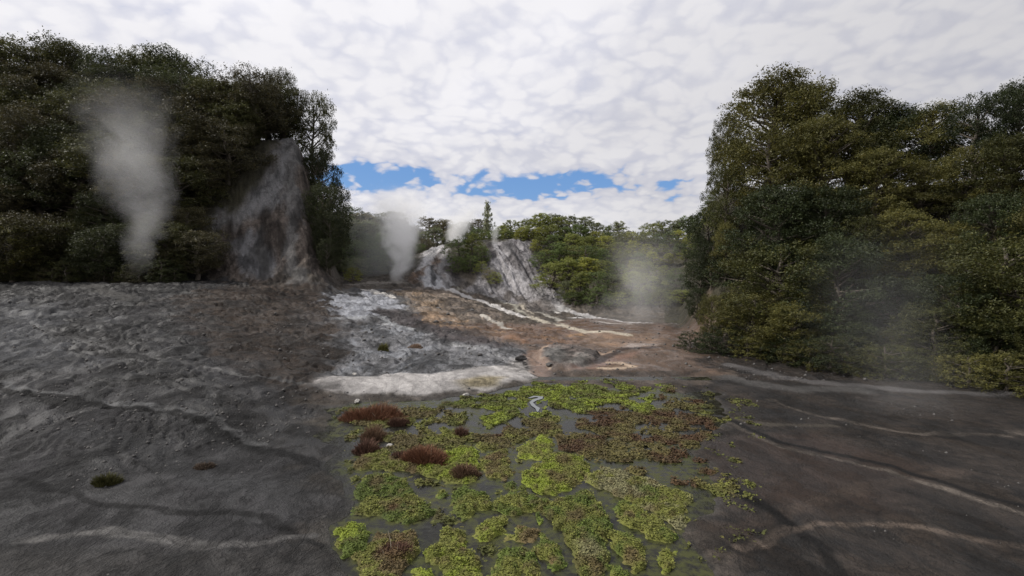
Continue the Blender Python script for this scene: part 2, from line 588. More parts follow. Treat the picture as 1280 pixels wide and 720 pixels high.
BASIN = hit_poly([(405, 506), (470, 503), (540, 500), (585, 494), (640, 486), (666, 478), (688, 481), (706, 487), (728, 482), (748, 489), (772, 483), (800, 490), (822, 486), (850, 493), (892, 494), (900, 530), (868, 560), (890, 610), (862, 660), (872, 720), (866, 800), (866, 1000), (436, 1000), (436, 800), (440, 720), (424, 660), (434, 610), (412, 560)])

# (outline, edge softness m, wobble m, colour, strength, wet, crust)
Z_ = []


def zone(pts, col, soft=0.25, wob=0.35, amt=1.0, wet=0.0, crust=0.3, patch=None):
    Z_.append(('p', hit_poly(pts), soft, wob, np.array(alb(col)), amt, wet, crust, patch))


def stream(pts, width, col, soft=0.12, wob=0.15, amt=1.0, wet=0.0, crust=0.1, patch=None):
    Z_.append(('l', hit_poly(pts), soft, wob, np.array(alb(col)), amt, wet, crust, patch, width))


# left and middle sinter
zone([(375, 470), (375, 356), (520, 356), (560, 392), (650, 422), (668, 440), (664, 470), (560, 478)], (104, 104, 106), 0.5, 0.6, 1, 0.15, 1.0)
zone([(375, 368), (470, 362), (492, 372), (500, 382), (470, 396), (375, 398)], (146, 148, 154), 0.5, 0.8, 0.95, 0.2, 0.5)
zone([(375, 400), (500, 405), (545, 425), (560, 452), (520, 466), (375, 464)], (112, 114, 118), 0.5, 0.8, 0.9, 0.15, 1.0, (1.6, 0.52))
stream([(375, 360), (462, 362), (490, 370), (510, 380), (540, 386)], 0.5, (78, 77, 76), 0.4, 0.5, 0.9)
stream([(455, 362), (475, 366), (490, 371)], 0.22, (190, 186, 180), 0.12, 0.2, 0.9)
zone([(462, 382), (500, 386), (540, 394), (580, 408), (640, 424), (650, 434), (600, 432), (540, 418), (490, 404), (466, 396)], (64, 58, 58), 0.4, 0.6, 0.95, 0.25, 0.8)
zone([(455, 388), (480, 392), (500, 400), (480, 404), (460, 400)], (70, 66, 66), 0.3, 0.5, 0.8, 0.2, 0.8)
stream([(472, 404), (500, 408), (530, 416), (560, 428), (600, 436), (650, 446)], 0.14, (150, 150, 150), 0.25, 0.6, 0.6, 0, 0.8, (1.6, 0.47))
stream([(375, 395), (470, 398), (510, 412)], 0.12, (150, 152, 154), 0.3, 0.5, 0.7, 0, 0.4)
# tan and orange mound
zone([(492, 358), (545, 356), (585, 368), (610, 385), (640, 400), (600, 408), (545, 398), (515, 384)], (124, 112, 100), 0.7, 0.8, 1, 0.0, 0.8)
zone([(500, 362), (530, 362), (552, 378), (560, 392), (530, 388), (512, 376)], (138, 118, 96), 0.6, 0.8, 0.85, 0.0, 0.8, (1.3, 0.5))
zone([(525, 394), (560, 392), (590, 398), (604, 406), (580, 410), (545, 406)], (140, 116, 92), 0.3, 0.9, 0.8, 0.0, 0.9, (1.5, 0.5))
zone([(560, 372), (610, 382), (640, 398), (600, 398), (565, 386)], (98, 90, 84), 0.6, 0.7, 0.8, 0.1, 0.8, (1.2, 0.5))
# brown wet flats
zone([(560, 408), (600, 400), (660, 404), (740, 398), (860, 396), (905, 420), (900, 470), (690, 472), (668, 440), (640, 428)], (92, 75, 62), 0.5, 0.6, 1, 0.55, 0.3)
zone([(600, 404), (700, 408), (740, 418), (720, 432), (650, 425), (610, 414)], (104, 80, 62), 0.5, 0.5, 0.85, 0.5, 0.5)
stream([(545, 402), (585, 408), (630, 415), (690, 420), (730, 417)], 0.15, (150, 120, 90), 0.25, 0.4, 0.8, 0.1, 0.6, (1.3, 0.45))
stream([(640, 420), (670, 428), (700, 430)], 0.10, (134, 102, 78), 0.25, 0.4, 0.7, 0.2, 0.5)
zone([(700, 400), (760, 400), (770, 408), (720, 412)], (84, 62, 44), 0.4, 0.4, 0.9, 0.6, 0.2)
zone([(730, 414), (800, 416), (842, 426), (800, 434), (750, 432)], (128, 104, 84), 0.4, 0.5, 0.9, 0.4, 0.3)
zone([(800, 400), (880, 400), (880, 420), (830, 420)], (92, 72, 58), 0.5, 0.5, 0.8, 0.4, 0.3)
# pale silica streams down to the flat
stream([(556, 357), (566, 363), (580, 369), (605, 377), (630, 386), (655, 396)], 0.34, (190, 186, 182), 0.14, 0.15, 1)
stream([(575, 361), (600, 366), (625, 374), (645, 384), (658, 392)], 0.22, (170, 166, 152), 0.25, 0.3, 0.85)
stream([(590, 392), (604, 394), (618, 400), (628, 407), (640, 411)], 0.14, (176, 170, 160), 0.12, 0.15, 0.95)
stream([(640, 373), (652, 382), (662, 391), (676, 400), (700, 405), (735, 415), (762, 415), (785, 418)], 0.20, (186, 176, 158), 0.12, 0.15, 1)
stream([(664, 396), (682, 401), (704, 405)], 0.34, (178, 170, 154), 0.16, 0.2, 0.9)
stream([(660, 388), (675, 390), (690, 395), (702, 400)], 0.16, (160, 156, 146), 0.12, 0.15, 0.9)
stream([(672, 377), (688, 381), (698, 391)], 0.22, (192, 188, 182), 0.12, 0.2, 0.95)
stream([(694, 380), (712, 388), (735, 395), (745, 399)], 0.30, (176, 174, 172), 0.25, 0.4, 0.9)
stream([(715, 396), (728, 398), (740, 398)], 0.35, (190, 188, 186), 0.12, 0.2, 0.9)
stream([(720, 388), (745, 396), (775, 401), (800, 402), (846, 403)], 0.17, (184, 180, 178), 0.12, 0.2, 0.9)
stream([(745, 402), (770, 404), (790, 406)], 0.14, (172, 166, 160), 0.12, 0.2, 0.85)
# ring island in the pool and its channels
zone([(668, 446), (676, 436), (696, 431), (724, 434), (752, 442), (742, 452), (715, 462), (690, 462), (676, 456)], (108, 98, 92), 0.2, 0.2, 1, 0.2, 0.9)
zone([(676, 442), (700, 437), (712, 444), (698, 456), (682, 455)], (92, 90, 86), 0.2, 0.2, 0.9, 0.3, 0.9)
zone([(712, 448), (730, 444), (728, 456), (700, 460)], (142, 138, 132), 0.2, 0.3, 0.8, 0.1, 0.9)
stream([(672, 440), (669, 446), (672, 454), (682, 461)], 0.16, (196, 180, 160), 0.08, 0.04, 1, 0, 0.2)
stream([(672, 440), (684, 434), (700, 431), (715, 433), (735, 438), (755, 443), (768, 440)], 0.13, (176, 152, 132), 0.08, 0.05, 0.95, 0, 0.2)
stream([(690, 430), (676, 437), (668, 446), (672, 456), (682, 464), (690, 472)], 0.26, (122, 92, 76), 0.15, 0.15, 0.0)
stream([(666, 440), (666, 450), (673, 460), (682, 468), (688, 476)], 0.32, (114, 92, 78), 0.12, 0.12, 0.95, 0.5, 0.2)
zone([(716, 462), (745, 452), (772, 443), (800, 440), (780, 450), (748, 460), (725, 464)], (116, 90, 76), 0.2, 0.2, 0.9, 0.6, 0.2)
zone([(742, 460), (770, 452), (790, 456), (786, 461), (760, 462)], (126, 104, 84), 0.15, 0.2, 0.9, 0.2, 0.8)
stream([(760, 452), (775, 453), (790, 458), (775, 461), (752, 461)], 0.12, (180, 160, 138), 0.08, 0.05, 0.95, 0, 0.2)
stream([(784, 434), (800, 430), (815, 430)], 0.22, (150, 140, 134), 0.2, 0.3, 0.8, 0, 0.6)
stream([(745, 452), (760, 444), (776, 438), (800, 436), (830, 434)], 0.16, (58, 46, 40), 0.1, 0.08, 0.95, 0.4, 0.3)
# the pale shelf above the moss
zone([(384, 482), (420, 470), (470, 472), (500, 467), (540, 470), (565, 464), (600, 459), (640, 460), (660, 466), (670, 472), (656, 481), (630, 485), (600, 492), (570, 491), (540, 498), (500, 494), (465, 498), (430, 491), (400, 492)], (172, 168, 165), 0.16, 0.55, 1, 0.0, 0.35)
zone([(570, 480), (600, 475), (632, 476), (622, 485), (588, 489)], (150, 138, 106), 0.25, 0.3, 0.9, 0, 0.7)
zone([(640, 446), (655, 446), (664, 454), (666, 468), (650, 470), (636, 464)], (160, 156, 152), 0.2, 0.2, 0.9, 0, 0.9)
stream([(375, 494), (480, 496), (540, 498), (590, 492)], 0.10, (82, 74, 66), 0.12, 0.2, 0.9, 0.3, 0.8)
stream([(640, 450), (652, 450), (658, 455)], 0.06, (34, 32, 32), 0.06, 0.06, 0.9, 0, 0.5)
zone([(690, 464), (760, 464), (842, 462), (890, 480), (880, 502), (842, 500), (680, 492)], (72, 63, 55), 0.2, 0.3, 0.95, 0.3, 0.6)
# sinter dome at the left of the shrub
zone([(505, 356), (520, 338), (545, 308), (560, 307), (563, 330), (572, 358), (545, 360)], (112, 104, 98), 0.5, 0.5, 1, 0, 0.9)
zone([(522, 337), (545, 308), (557, 307), (546, 322), (534, 332)], (172, 170, 170), 0.35, 0.3, 1, 0, 0.6)
zone([(520, 340), (536, 332), (550, 318), (543, 336), (530, 350), (512, 354)], (112, 92, 76), 0.4, 0.5, 0.9, 0, 0.9)
zone([(527, 352), (533, 336), (541, 332), (548, 348), (560, 358), (540, 358)], (168, 168, 170), 0.3, 0.3, 1, 0, 0.5)
stream([(541, 333), (540, 345), (543, 356)], 0.16, (50, 50, 52), 0.15, 0.1, 0.9, 0.3, 0.5)
stream([(557, 312), (554, 325), (556, 340), (562, 356)], 0.35, (150, 148, 148), 0.25, 0.3, 0.85, 0, 0.6)
zone([(560, 330), (572, 340), (582, 356), (566, 358), (557, 345)], (84, 80, 78), 0.3, 0.4, 0.9, 0, 0.9)
stream([(438, 356), (462, 352), (478, 354), (505, 350)], 0.5, (136, 130, 122), 0.4, 0.5, 0.8)
# grey gully cliff
zone([(575, 362), (600, 350), (612, 302), (664, 302), (672, 335), (690, 352), (712, 374), (700, 384), (650, 380), (610, 372)], (128, 125, 126), 0.5, 0.5, 1, 0, 1.0)
zone([(614, 303), (624, 303), (634, 322), (642, 340), (660, 360), (640, 368), (630, 350), (620, 330)], (156, 153, 154), 0.5, 0.5, 0.9, 0, 0.8)
zone([(632, 303), (662, 303), (664, 318), (650, 316), (640, 324)], (74, 70, 72), 0.3, 0.5, 0.9, 0, 1.0, (1.0, 0.45))
zone([(604, 304), (613, 303), (620, 320), (612, 325)], (60, 56, 56), 0.3, 0.4, 0.85, 0, 1.0)
stream([(636, 322), (652, 335), (668, 346), (690, 360)], 0.35, (92, 88, 88), 0.3, 0.5, 0.8, 0, 1.0)
zone([(655, 348), (680, 352), (700, 368), (690, 376), (665, 370)], (154, 151, 150), 0.5, 0.6, 0.8, 0, 0.9, (1.2, 0.5))
zone([(640, 372), (680, 376), (700, 386), (690, 392), (650, 384)], (112, 106, 102), 0.4, 0.5, 0.9, 0.1, 1.0)
stream([(612, 366), (640, 372), (665, 378), (690, 390)], 0.22, (80, 74, 70), 0.2, 0.3, 0.85, 0.2, 0.8)
stream([(648, 384), (668, 394), (700, 404)], 0.15, (74, 66, 60), 0.12, 0.2, 0.85, 0.3, 0.5)
_ILL0 = ILL; ILL = 1.62  # larger divisor for both sides: their dimness is put into the ground colour
# left sinter slope beyond the moss and its terrace, dimming painted into the colours
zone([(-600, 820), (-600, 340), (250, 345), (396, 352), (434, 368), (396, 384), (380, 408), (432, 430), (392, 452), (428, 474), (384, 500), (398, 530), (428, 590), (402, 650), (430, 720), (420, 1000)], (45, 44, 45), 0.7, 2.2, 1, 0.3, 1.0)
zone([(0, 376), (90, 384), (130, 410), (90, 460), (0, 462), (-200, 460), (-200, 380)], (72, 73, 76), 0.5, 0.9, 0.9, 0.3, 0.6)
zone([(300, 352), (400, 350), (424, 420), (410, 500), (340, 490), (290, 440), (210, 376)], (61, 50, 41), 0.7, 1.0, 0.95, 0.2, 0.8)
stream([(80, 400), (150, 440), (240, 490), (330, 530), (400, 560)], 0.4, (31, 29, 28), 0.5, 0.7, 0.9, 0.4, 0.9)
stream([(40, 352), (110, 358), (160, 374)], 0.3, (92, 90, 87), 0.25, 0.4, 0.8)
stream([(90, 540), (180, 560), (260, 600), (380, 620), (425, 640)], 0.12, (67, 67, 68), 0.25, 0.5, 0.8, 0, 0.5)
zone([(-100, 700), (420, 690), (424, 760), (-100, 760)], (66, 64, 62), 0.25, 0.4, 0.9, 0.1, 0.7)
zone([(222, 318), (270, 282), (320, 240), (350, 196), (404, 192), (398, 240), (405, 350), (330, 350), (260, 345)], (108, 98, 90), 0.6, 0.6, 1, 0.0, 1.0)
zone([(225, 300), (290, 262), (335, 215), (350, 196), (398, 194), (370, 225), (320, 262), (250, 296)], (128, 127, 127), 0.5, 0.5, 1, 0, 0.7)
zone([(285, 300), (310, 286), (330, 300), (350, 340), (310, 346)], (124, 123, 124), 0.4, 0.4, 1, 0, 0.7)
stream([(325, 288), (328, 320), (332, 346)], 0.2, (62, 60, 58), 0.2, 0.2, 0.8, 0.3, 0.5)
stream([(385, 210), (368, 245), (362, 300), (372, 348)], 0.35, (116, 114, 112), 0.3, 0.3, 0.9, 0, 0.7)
# brown mud and pale streaks below the right bluff, coloured darker to seem dimmed
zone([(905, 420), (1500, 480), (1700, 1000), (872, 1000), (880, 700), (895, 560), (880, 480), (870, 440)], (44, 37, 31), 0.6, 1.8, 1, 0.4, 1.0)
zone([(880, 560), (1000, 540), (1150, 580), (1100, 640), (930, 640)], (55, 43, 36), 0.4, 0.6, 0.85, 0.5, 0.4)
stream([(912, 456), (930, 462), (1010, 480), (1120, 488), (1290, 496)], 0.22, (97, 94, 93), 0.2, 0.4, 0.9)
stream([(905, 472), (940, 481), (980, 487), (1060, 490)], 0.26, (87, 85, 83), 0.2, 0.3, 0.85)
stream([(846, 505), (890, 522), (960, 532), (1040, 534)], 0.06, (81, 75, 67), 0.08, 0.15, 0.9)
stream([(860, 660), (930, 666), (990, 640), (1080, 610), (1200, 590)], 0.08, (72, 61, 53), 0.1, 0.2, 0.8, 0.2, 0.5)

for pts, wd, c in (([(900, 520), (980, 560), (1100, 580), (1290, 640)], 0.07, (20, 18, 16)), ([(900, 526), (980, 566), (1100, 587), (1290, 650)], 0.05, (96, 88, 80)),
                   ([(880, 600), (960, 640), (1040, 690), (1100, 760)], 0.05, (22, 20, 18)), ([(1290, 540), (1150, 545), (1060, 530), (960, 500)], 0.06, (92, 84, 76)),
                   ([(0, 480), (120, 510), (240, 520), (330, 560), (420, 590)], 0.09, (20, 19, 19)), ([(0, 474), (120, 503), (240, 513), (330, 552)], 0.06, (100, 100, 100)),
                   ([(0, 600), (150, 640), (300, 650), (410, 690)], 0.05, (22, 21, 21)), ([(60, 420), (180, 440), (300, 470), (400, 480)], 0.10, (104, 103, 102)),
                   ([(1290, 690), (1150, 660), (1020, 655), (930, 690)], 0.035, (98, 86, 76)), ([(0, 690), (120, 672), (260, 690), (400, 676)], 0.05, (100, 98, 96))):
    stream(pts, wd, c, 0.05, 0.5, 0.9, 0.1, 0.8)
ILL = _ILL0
SHELF = Z_[[i for i, z in enumerate(Z_) if z[0] == 'p' and abs(z[4][0] - alb((172, 168, 165))[0]) < 1e-9][0]][1]
CLIFF = hit_poly([(575, 362), (600, 350), (612, 302), (664, 302), (672, 335), (690, 352), (712, 374), (700, 384), (650, 380), (610, 372)])
DOME = hit_poly([(505, 356), (520, 338), (545, 308), (560, 307), (563, 330), (572, 358), (545, 360)])
SIDE_DOME = hit_poly([(222, 318), (270, 282), (320, 240), (350, 196), (404, 192), (398, 240), (405, 350), (330, 350), (260, 345)])
ISLAND = hit_poly([(668, 446), (676, 436), (696, 431), (724, 434), (752, 442), (742, 452), (715, 462), (690, 462), (676, 456)])


def relief(x, y):
    """small relief of the ground on top of h0; also returns basin distance"""
    dist = np.maximum(np.hypot(x, y), 1)
    warpx = (fbm(x * 1.6, y * 1.6, 41, 3) - 0.5) * 0.6
    warpy = (fbm(x * 1.6, y * 1.6, 47, 3) - 0.5) * 0.6
    far = np.clip(dist / 14, 0.5, 2.2)
    e = 0.06 * far * (fbm(x * 0.45, y * 0.9, 3, 4) - 0.5) * 2
    led = fbm(x * 0.55 + 0.2 * y + 3, y * 0.5, 11, 4, 0.45) * 8
    ter = (np.floor(led) + sstep(led - np.floor(led), 0.35, 1.0)) - led
    flat = sstep(right_s(x, y), -11, -14) + 0.0
    calm = 1 - 0.75 * sstep(x, 1.2, 3.5) * sstep(y, 12, 15) * (1 - sstep(y, 30, 33)) * (x / np.maximum(y, 1) < 0.5)
    ds = sd_poly(x + warpx, y + warpy * 0.6, SHELF, 1.5)
    calm = calm * (1 - 0.8 * sstep(ds, -0.2, 0.1))
    e = e + ter * 0.12 * far * calm
    calm = calm * (1 - 0.7 * sstep(sd_poly(x, y, ISLAND, 2.5), -1.6, -0.6))
    e = e + 0.055 * far * (fbm(x * 1.7, y * 1.3, 23, 5, 0.58) - 0.5) * 2 * calm
    cr = np.abs(fbm(x * 1.1 + 7, y * 0.7, 29, 5, 0.6) - 0.5)
    e = e - 0.05 * far * calm * (1 - sstep(cr, 0.0, 0.03))
    e = e + 0.055 * sstep(ds, -0.05, 0.10) + 0.03 * sstep(ds, 0.1, 0.9)
    dc = sd_poly(x, y, CLIFF, 2.0)
    ridge = 1 - np.abs(fbm(x * 1.1 + 0.35 * y, y * 0.12, 61, 3, 0.5) - 0.5) * 4 + 0.35 * (fbm(x * 3.5, y * 2.0, 63, 4, 0.6) - 0.5)
    e = e + sstep(dc, -0.8, 1.2) * (ridge - 0.4) * 0.42
    dd = sd_poly(x, y, DOME, 2.0)
    ridge2 = 1 - np.abs(fbm(x * 1.0 - 0.25 * y, y * 0.10, 71, 3, 0.5) - 0.5) * 4 + 0.3 * (fbm(x * 3.5, y * 2.0, 73, 4, 0.6) - 0.5)
    e = e + sstep(dd, -0.6, 1.0) * (ridge2 - 0.4) * 0.25
    dt = sd_poly(x, y, SIDE_DOME, 2.0)
    ridge3 = 1 - np.abs(fbm(x * 0.8 - 0.2 * y, y * 0.12, 75, 4, 0.55) - 0.5) * 4 + 0.4 * (fbm(x * 2.5, y * 1.5, 77, 4, 0.6) - 0.5)
    e = e + sstep(dt, -0.6, 1.2) * (ridge3 - 0.4) * 0.42 + sstep(dt, -0.6, 1.2) * 0.22 * (fbm(x * 1.2, y * 1.6, 79, 5, 0.6) - 0.5)
    di = sd_poly(x + warpx * 0.5, y + warpy * 0.5, ISLAND, 1.0)
    e = e + 0.13 * sstep(di, -0.05, 0.2)
    # the moss basin lies below the waterline
    db = sd_poly(x + warpx, y + warpy * 1.2, BASIN, 2.0)
    k = sstep(db, -0.25, 0.12)
    return e, k, db


def make_ground():
    th = np.concatenate((np.linspace(-math.pi, -0.92, 40, endpoint=False), np.linspace(-0.92, 0.92, 900), np.linspace(0.92, math.pi, 41)[1:-1]))
    r = np.concatenate(([0.4], np.geomspace(2.6, 62, 760), np.geomspace(64, 900, 30)))
    nt, nr = len(th), len(r)
    T, R = np.meshgrid(th, r)
    x = (R * np.sin(T)).ravel(); y = (R * np.cos(T)).ravel()
    hz = h0(x, y)
    e, kb, db = relief(x, y)
    z = hz + e
    z = np.where(kb > 0, z * (1 - kb) + kb * (-0.05), z)
    near = (y < 13) & (kb < 0.5)
    z = np.where(near, np.maximum(z, 0.03 * (1 - kb) - 0.03 * kb), z)
    # colour of each zone (albedo)
    col = np.tile(alb((86, 78, 70)), (len(x), 1))
    wet = np.full(len(x), 0.15); crust = np.full(len(x), 0.6)
    # soil under the bush
    wx = [(fbm(x * f, y * f, 80 + i, 4, 0.55) - 0.5) * 2 for i, f in enumerate((0.5, 1.5))]
    wy = [(fbm(x * f, y * f, 90 + i, 4, 0.55) - 0.5) * 2 for i, f in enumerate((0.5, 1.5))]
    dscale = np.clip(np.hypot(x, y) / 22, 0.35, 1.6)
    ax = (wx[0] * 1.2 + wx[1] * 0.8) * dscale; ay = (wy[0] * 1.2 + wy[1] * 0.8) * dscale
    pn = {}
    wvar = np.clip(0.25 + 1.5 * fbm(x * 1.9, y * 1.1, 171, 4, 0.6), 0.25, 1.6)
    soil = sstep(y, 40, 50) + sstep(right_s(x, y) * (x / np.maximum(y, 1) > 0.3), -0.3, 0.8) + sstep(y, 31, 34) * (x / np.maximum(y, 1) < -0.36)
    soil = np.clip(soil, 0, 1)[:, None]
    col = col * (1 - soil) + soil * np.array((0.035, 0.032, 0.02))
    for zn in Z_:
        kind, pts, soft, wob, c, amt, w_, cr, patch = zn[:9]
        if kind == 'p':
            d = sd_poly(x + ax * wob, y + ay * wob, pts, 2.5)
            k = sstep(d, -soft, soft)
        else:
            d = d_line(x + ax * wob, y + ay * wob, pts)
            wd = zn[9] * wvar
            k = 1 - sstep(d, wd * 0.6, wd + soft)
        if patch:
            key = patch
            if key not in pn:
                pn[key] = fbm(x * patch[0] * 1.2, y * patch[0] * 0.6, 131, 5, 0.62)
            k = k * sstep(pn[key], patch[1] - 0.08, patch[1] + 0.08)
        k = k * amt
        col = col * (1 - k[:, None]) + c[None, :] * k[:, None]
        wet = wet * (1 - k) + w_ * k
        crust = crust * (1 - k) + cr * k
    mm = fbm(x * 1.4 + y * 0.25, y * 0.9, 151, 6, 0.65)
    onc = np.maximum(sstep(sd_poly(x, y, CLIFF, 2.0), -0.6, 0.6), sstep(sd_poly(x, y, DOME, 2.0), -0.6, 0.6))
    mm = mm * (1 - onc) + onc * (fbm(x * 1.9 + 0.7 * y, y * 0.35, 157, 6, 0.62) * 0.75 + 0.16)
    mott = 0.80 + 0.40 * mm + crust * (0.9 * (sstep(mm, 0.36, 0.62) - 0.5))
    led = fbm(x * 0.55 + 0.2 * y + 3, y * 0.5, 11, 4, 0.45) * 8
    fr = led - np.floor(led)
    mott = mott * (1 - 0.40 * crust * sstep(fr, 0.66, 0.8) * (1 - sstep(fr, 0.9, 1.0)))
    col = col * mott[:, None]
    # basin floor: dark mud
    kk = kb[:, None]
    col = col * (1 - kk) + kk * np.array((0.035, 0.034, 0.028))
    wet = wet * (1 - kb) + kb * 0.7
    idx = np.arange(nt * nr).reshape(nr, nt)
    nxt = np.roll(idx, -1, axis=1)
    F = np.stack((idx[:-1], nxt[:-1], nxt[1:], idx[1:]), -1).reshape(-1, 4)[:, ::-1]
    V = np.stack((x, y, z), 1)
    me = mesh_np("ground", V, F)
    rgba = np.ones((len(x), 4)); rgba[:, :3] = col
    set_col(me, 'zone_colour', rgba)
    wc = np.ones((len(x), 4)); wc[:, 0] = wet; wc[:, 1] = crust; wc[:, 2] = 0
    set_col(me, 'zone_wet', wc)
    smooth(me)
    o = link("ground", me, M_GROUND)
    tag(o, kind='structure')
    return o


make_ground()


def ground_z(x, y):
    x = np.atleast_1d(np.asarray(x, float)); y = np.atleast_1d(np.asarray(y, float))
    e, kb, db = relief(x, y)
    z = h0(x, y) + e
    z = z * (1 - kb) - 0.05 * kb
    return z


# water over the basin: one sheet that the banks and mats rise out of
WL = 0.0
lo, hi = BASIN.min(0), BASIN.max(0)
# ------------------------------------------------------------------ moss mats
rng = np.random.default_rng(7)
GREEN, OLIVE, BRIGHT, BROWN, RUST, PALE = (np.array(c) * 0.84 for c in ((0.085, 0.115, 0.018), (0.150, 0.158, 0.032), (0.19, 0.235, 0.024), (0.115, 0.085, 0.035), (0.10, 0.05, 0.024), (0.19, 0.18, 0.09)))


def moss_mesh(name, x, y, d, keep, g, thick, cfun, leaf_n, seed, lump=11.0, zb=0.0):
    """a grid patch raised where d > 0, with lumps, plus small leaf faces standing on it"""
    ny, nx = x.shape
    l1 = fbm(x * lump, y * lump, seed, 3, 0.55)
    l2 = fbm(x * 3.1, y * 3.1, seed + 5, 3)
    z = WL + zb - 0.025 + sstep(d, -0.06, 0.10) * (0.03 + thick * (0.45 + 0.9 * l2)) * 0.8 + sstep(d, -0.03, 0.05) * (l1 - 0.45) * (0.075 if g < 0.03 else 0.035)
    idx = np.full(x.shape, -1)
    vk = np.zeros(x.shape, bool)
    q = keep[:-1, :-1] & keep[1:, :-1] & keep[:-1, 1:] & keep[1:, 1:]
    vk[:-1, :-1] |= q; vk[1:, :-1] |= q; vk[:-1, 1:] |= q; vk[1:, 1:] |= q
    idx[vk] = np.arange(vk.sum())
    F = np.stack((idx[:-1, :-1], idx[:-1, 1:], idx[1:, 1:], idx[1:, :-1]), -1)[q]
    V = np.stack((x[vk], y[vk], z[vk]), 1)
    C = cfun(V[:, 0], V[:, 1])
    # leaf faces
    top = np.where(((z - zb)[vk] > WL + 0.012))[0]
    if leaf_n and len(top):
        n = int(leaf_n * len(top) * g * g)
        pick = rng.choice(top, n)
        c = V[pick] + np.stack((rng.uniform(-g, g, n), rng.uniform(-g, g, n), rng.uniform(0.0, 0.010, n)), 1)
        s = rng.uniform(0.006, 0.014, n) * (1.0 if g < 0.03 else 1.7)
        a = rng.uniform(0, 2 * np.pi, n); tl = rng.uniform(0.1, 0.9, n)
        ux = np.stack((np.cos(a), np.sin(a), np.zeros(n)), 1)
        vx = np.stack((-np.sin(a) * np.cos(tl), np.cos(a) * np.cos(tl), np.sin(tl)), 1)
        LV = np.stack((c - ux * s[:, None], c + vx * s[:, None] * 1.3, c + ux * s[:, None], c - vx * s[:, None] * 0.7), 1).reshape(-1, 3)
        lf = np.arange(n * 4).reshape(-1, 4) + len(V)
        lc = C[pick] * rng.uniform(0.75, 1.35, (n, 1))
        V = np.vstack((V, LV)); F = np.vstack((F, lf)); C = np.vstack((C, np.repeat(lc, 4, 0)))
    org = np.array((V[:, 0].mean(), V[:, 1].mean(), WL))
    me = mesh_np(name, V - org, F)
    rgba = np.ones((len(V), 4)); rgba[:, :3] = C
    set_col(me, 'zone_colour', rgba)
    smooth(me)
    return me, org


def plane_hit(pts):
    out = []
    for px, py in pts:
        u, f, z = pray(px, py)
        t = -(CAM_H - WL - 0.03) / z
        out.append((u * t, f * t))
    return np.array(out)


def L5(p): return [(438 + a / 4, 540 + b / 4) for a, b in p]
def L6(p): return [(638 + a / 4, 540 + b / 4) for a, b in p]


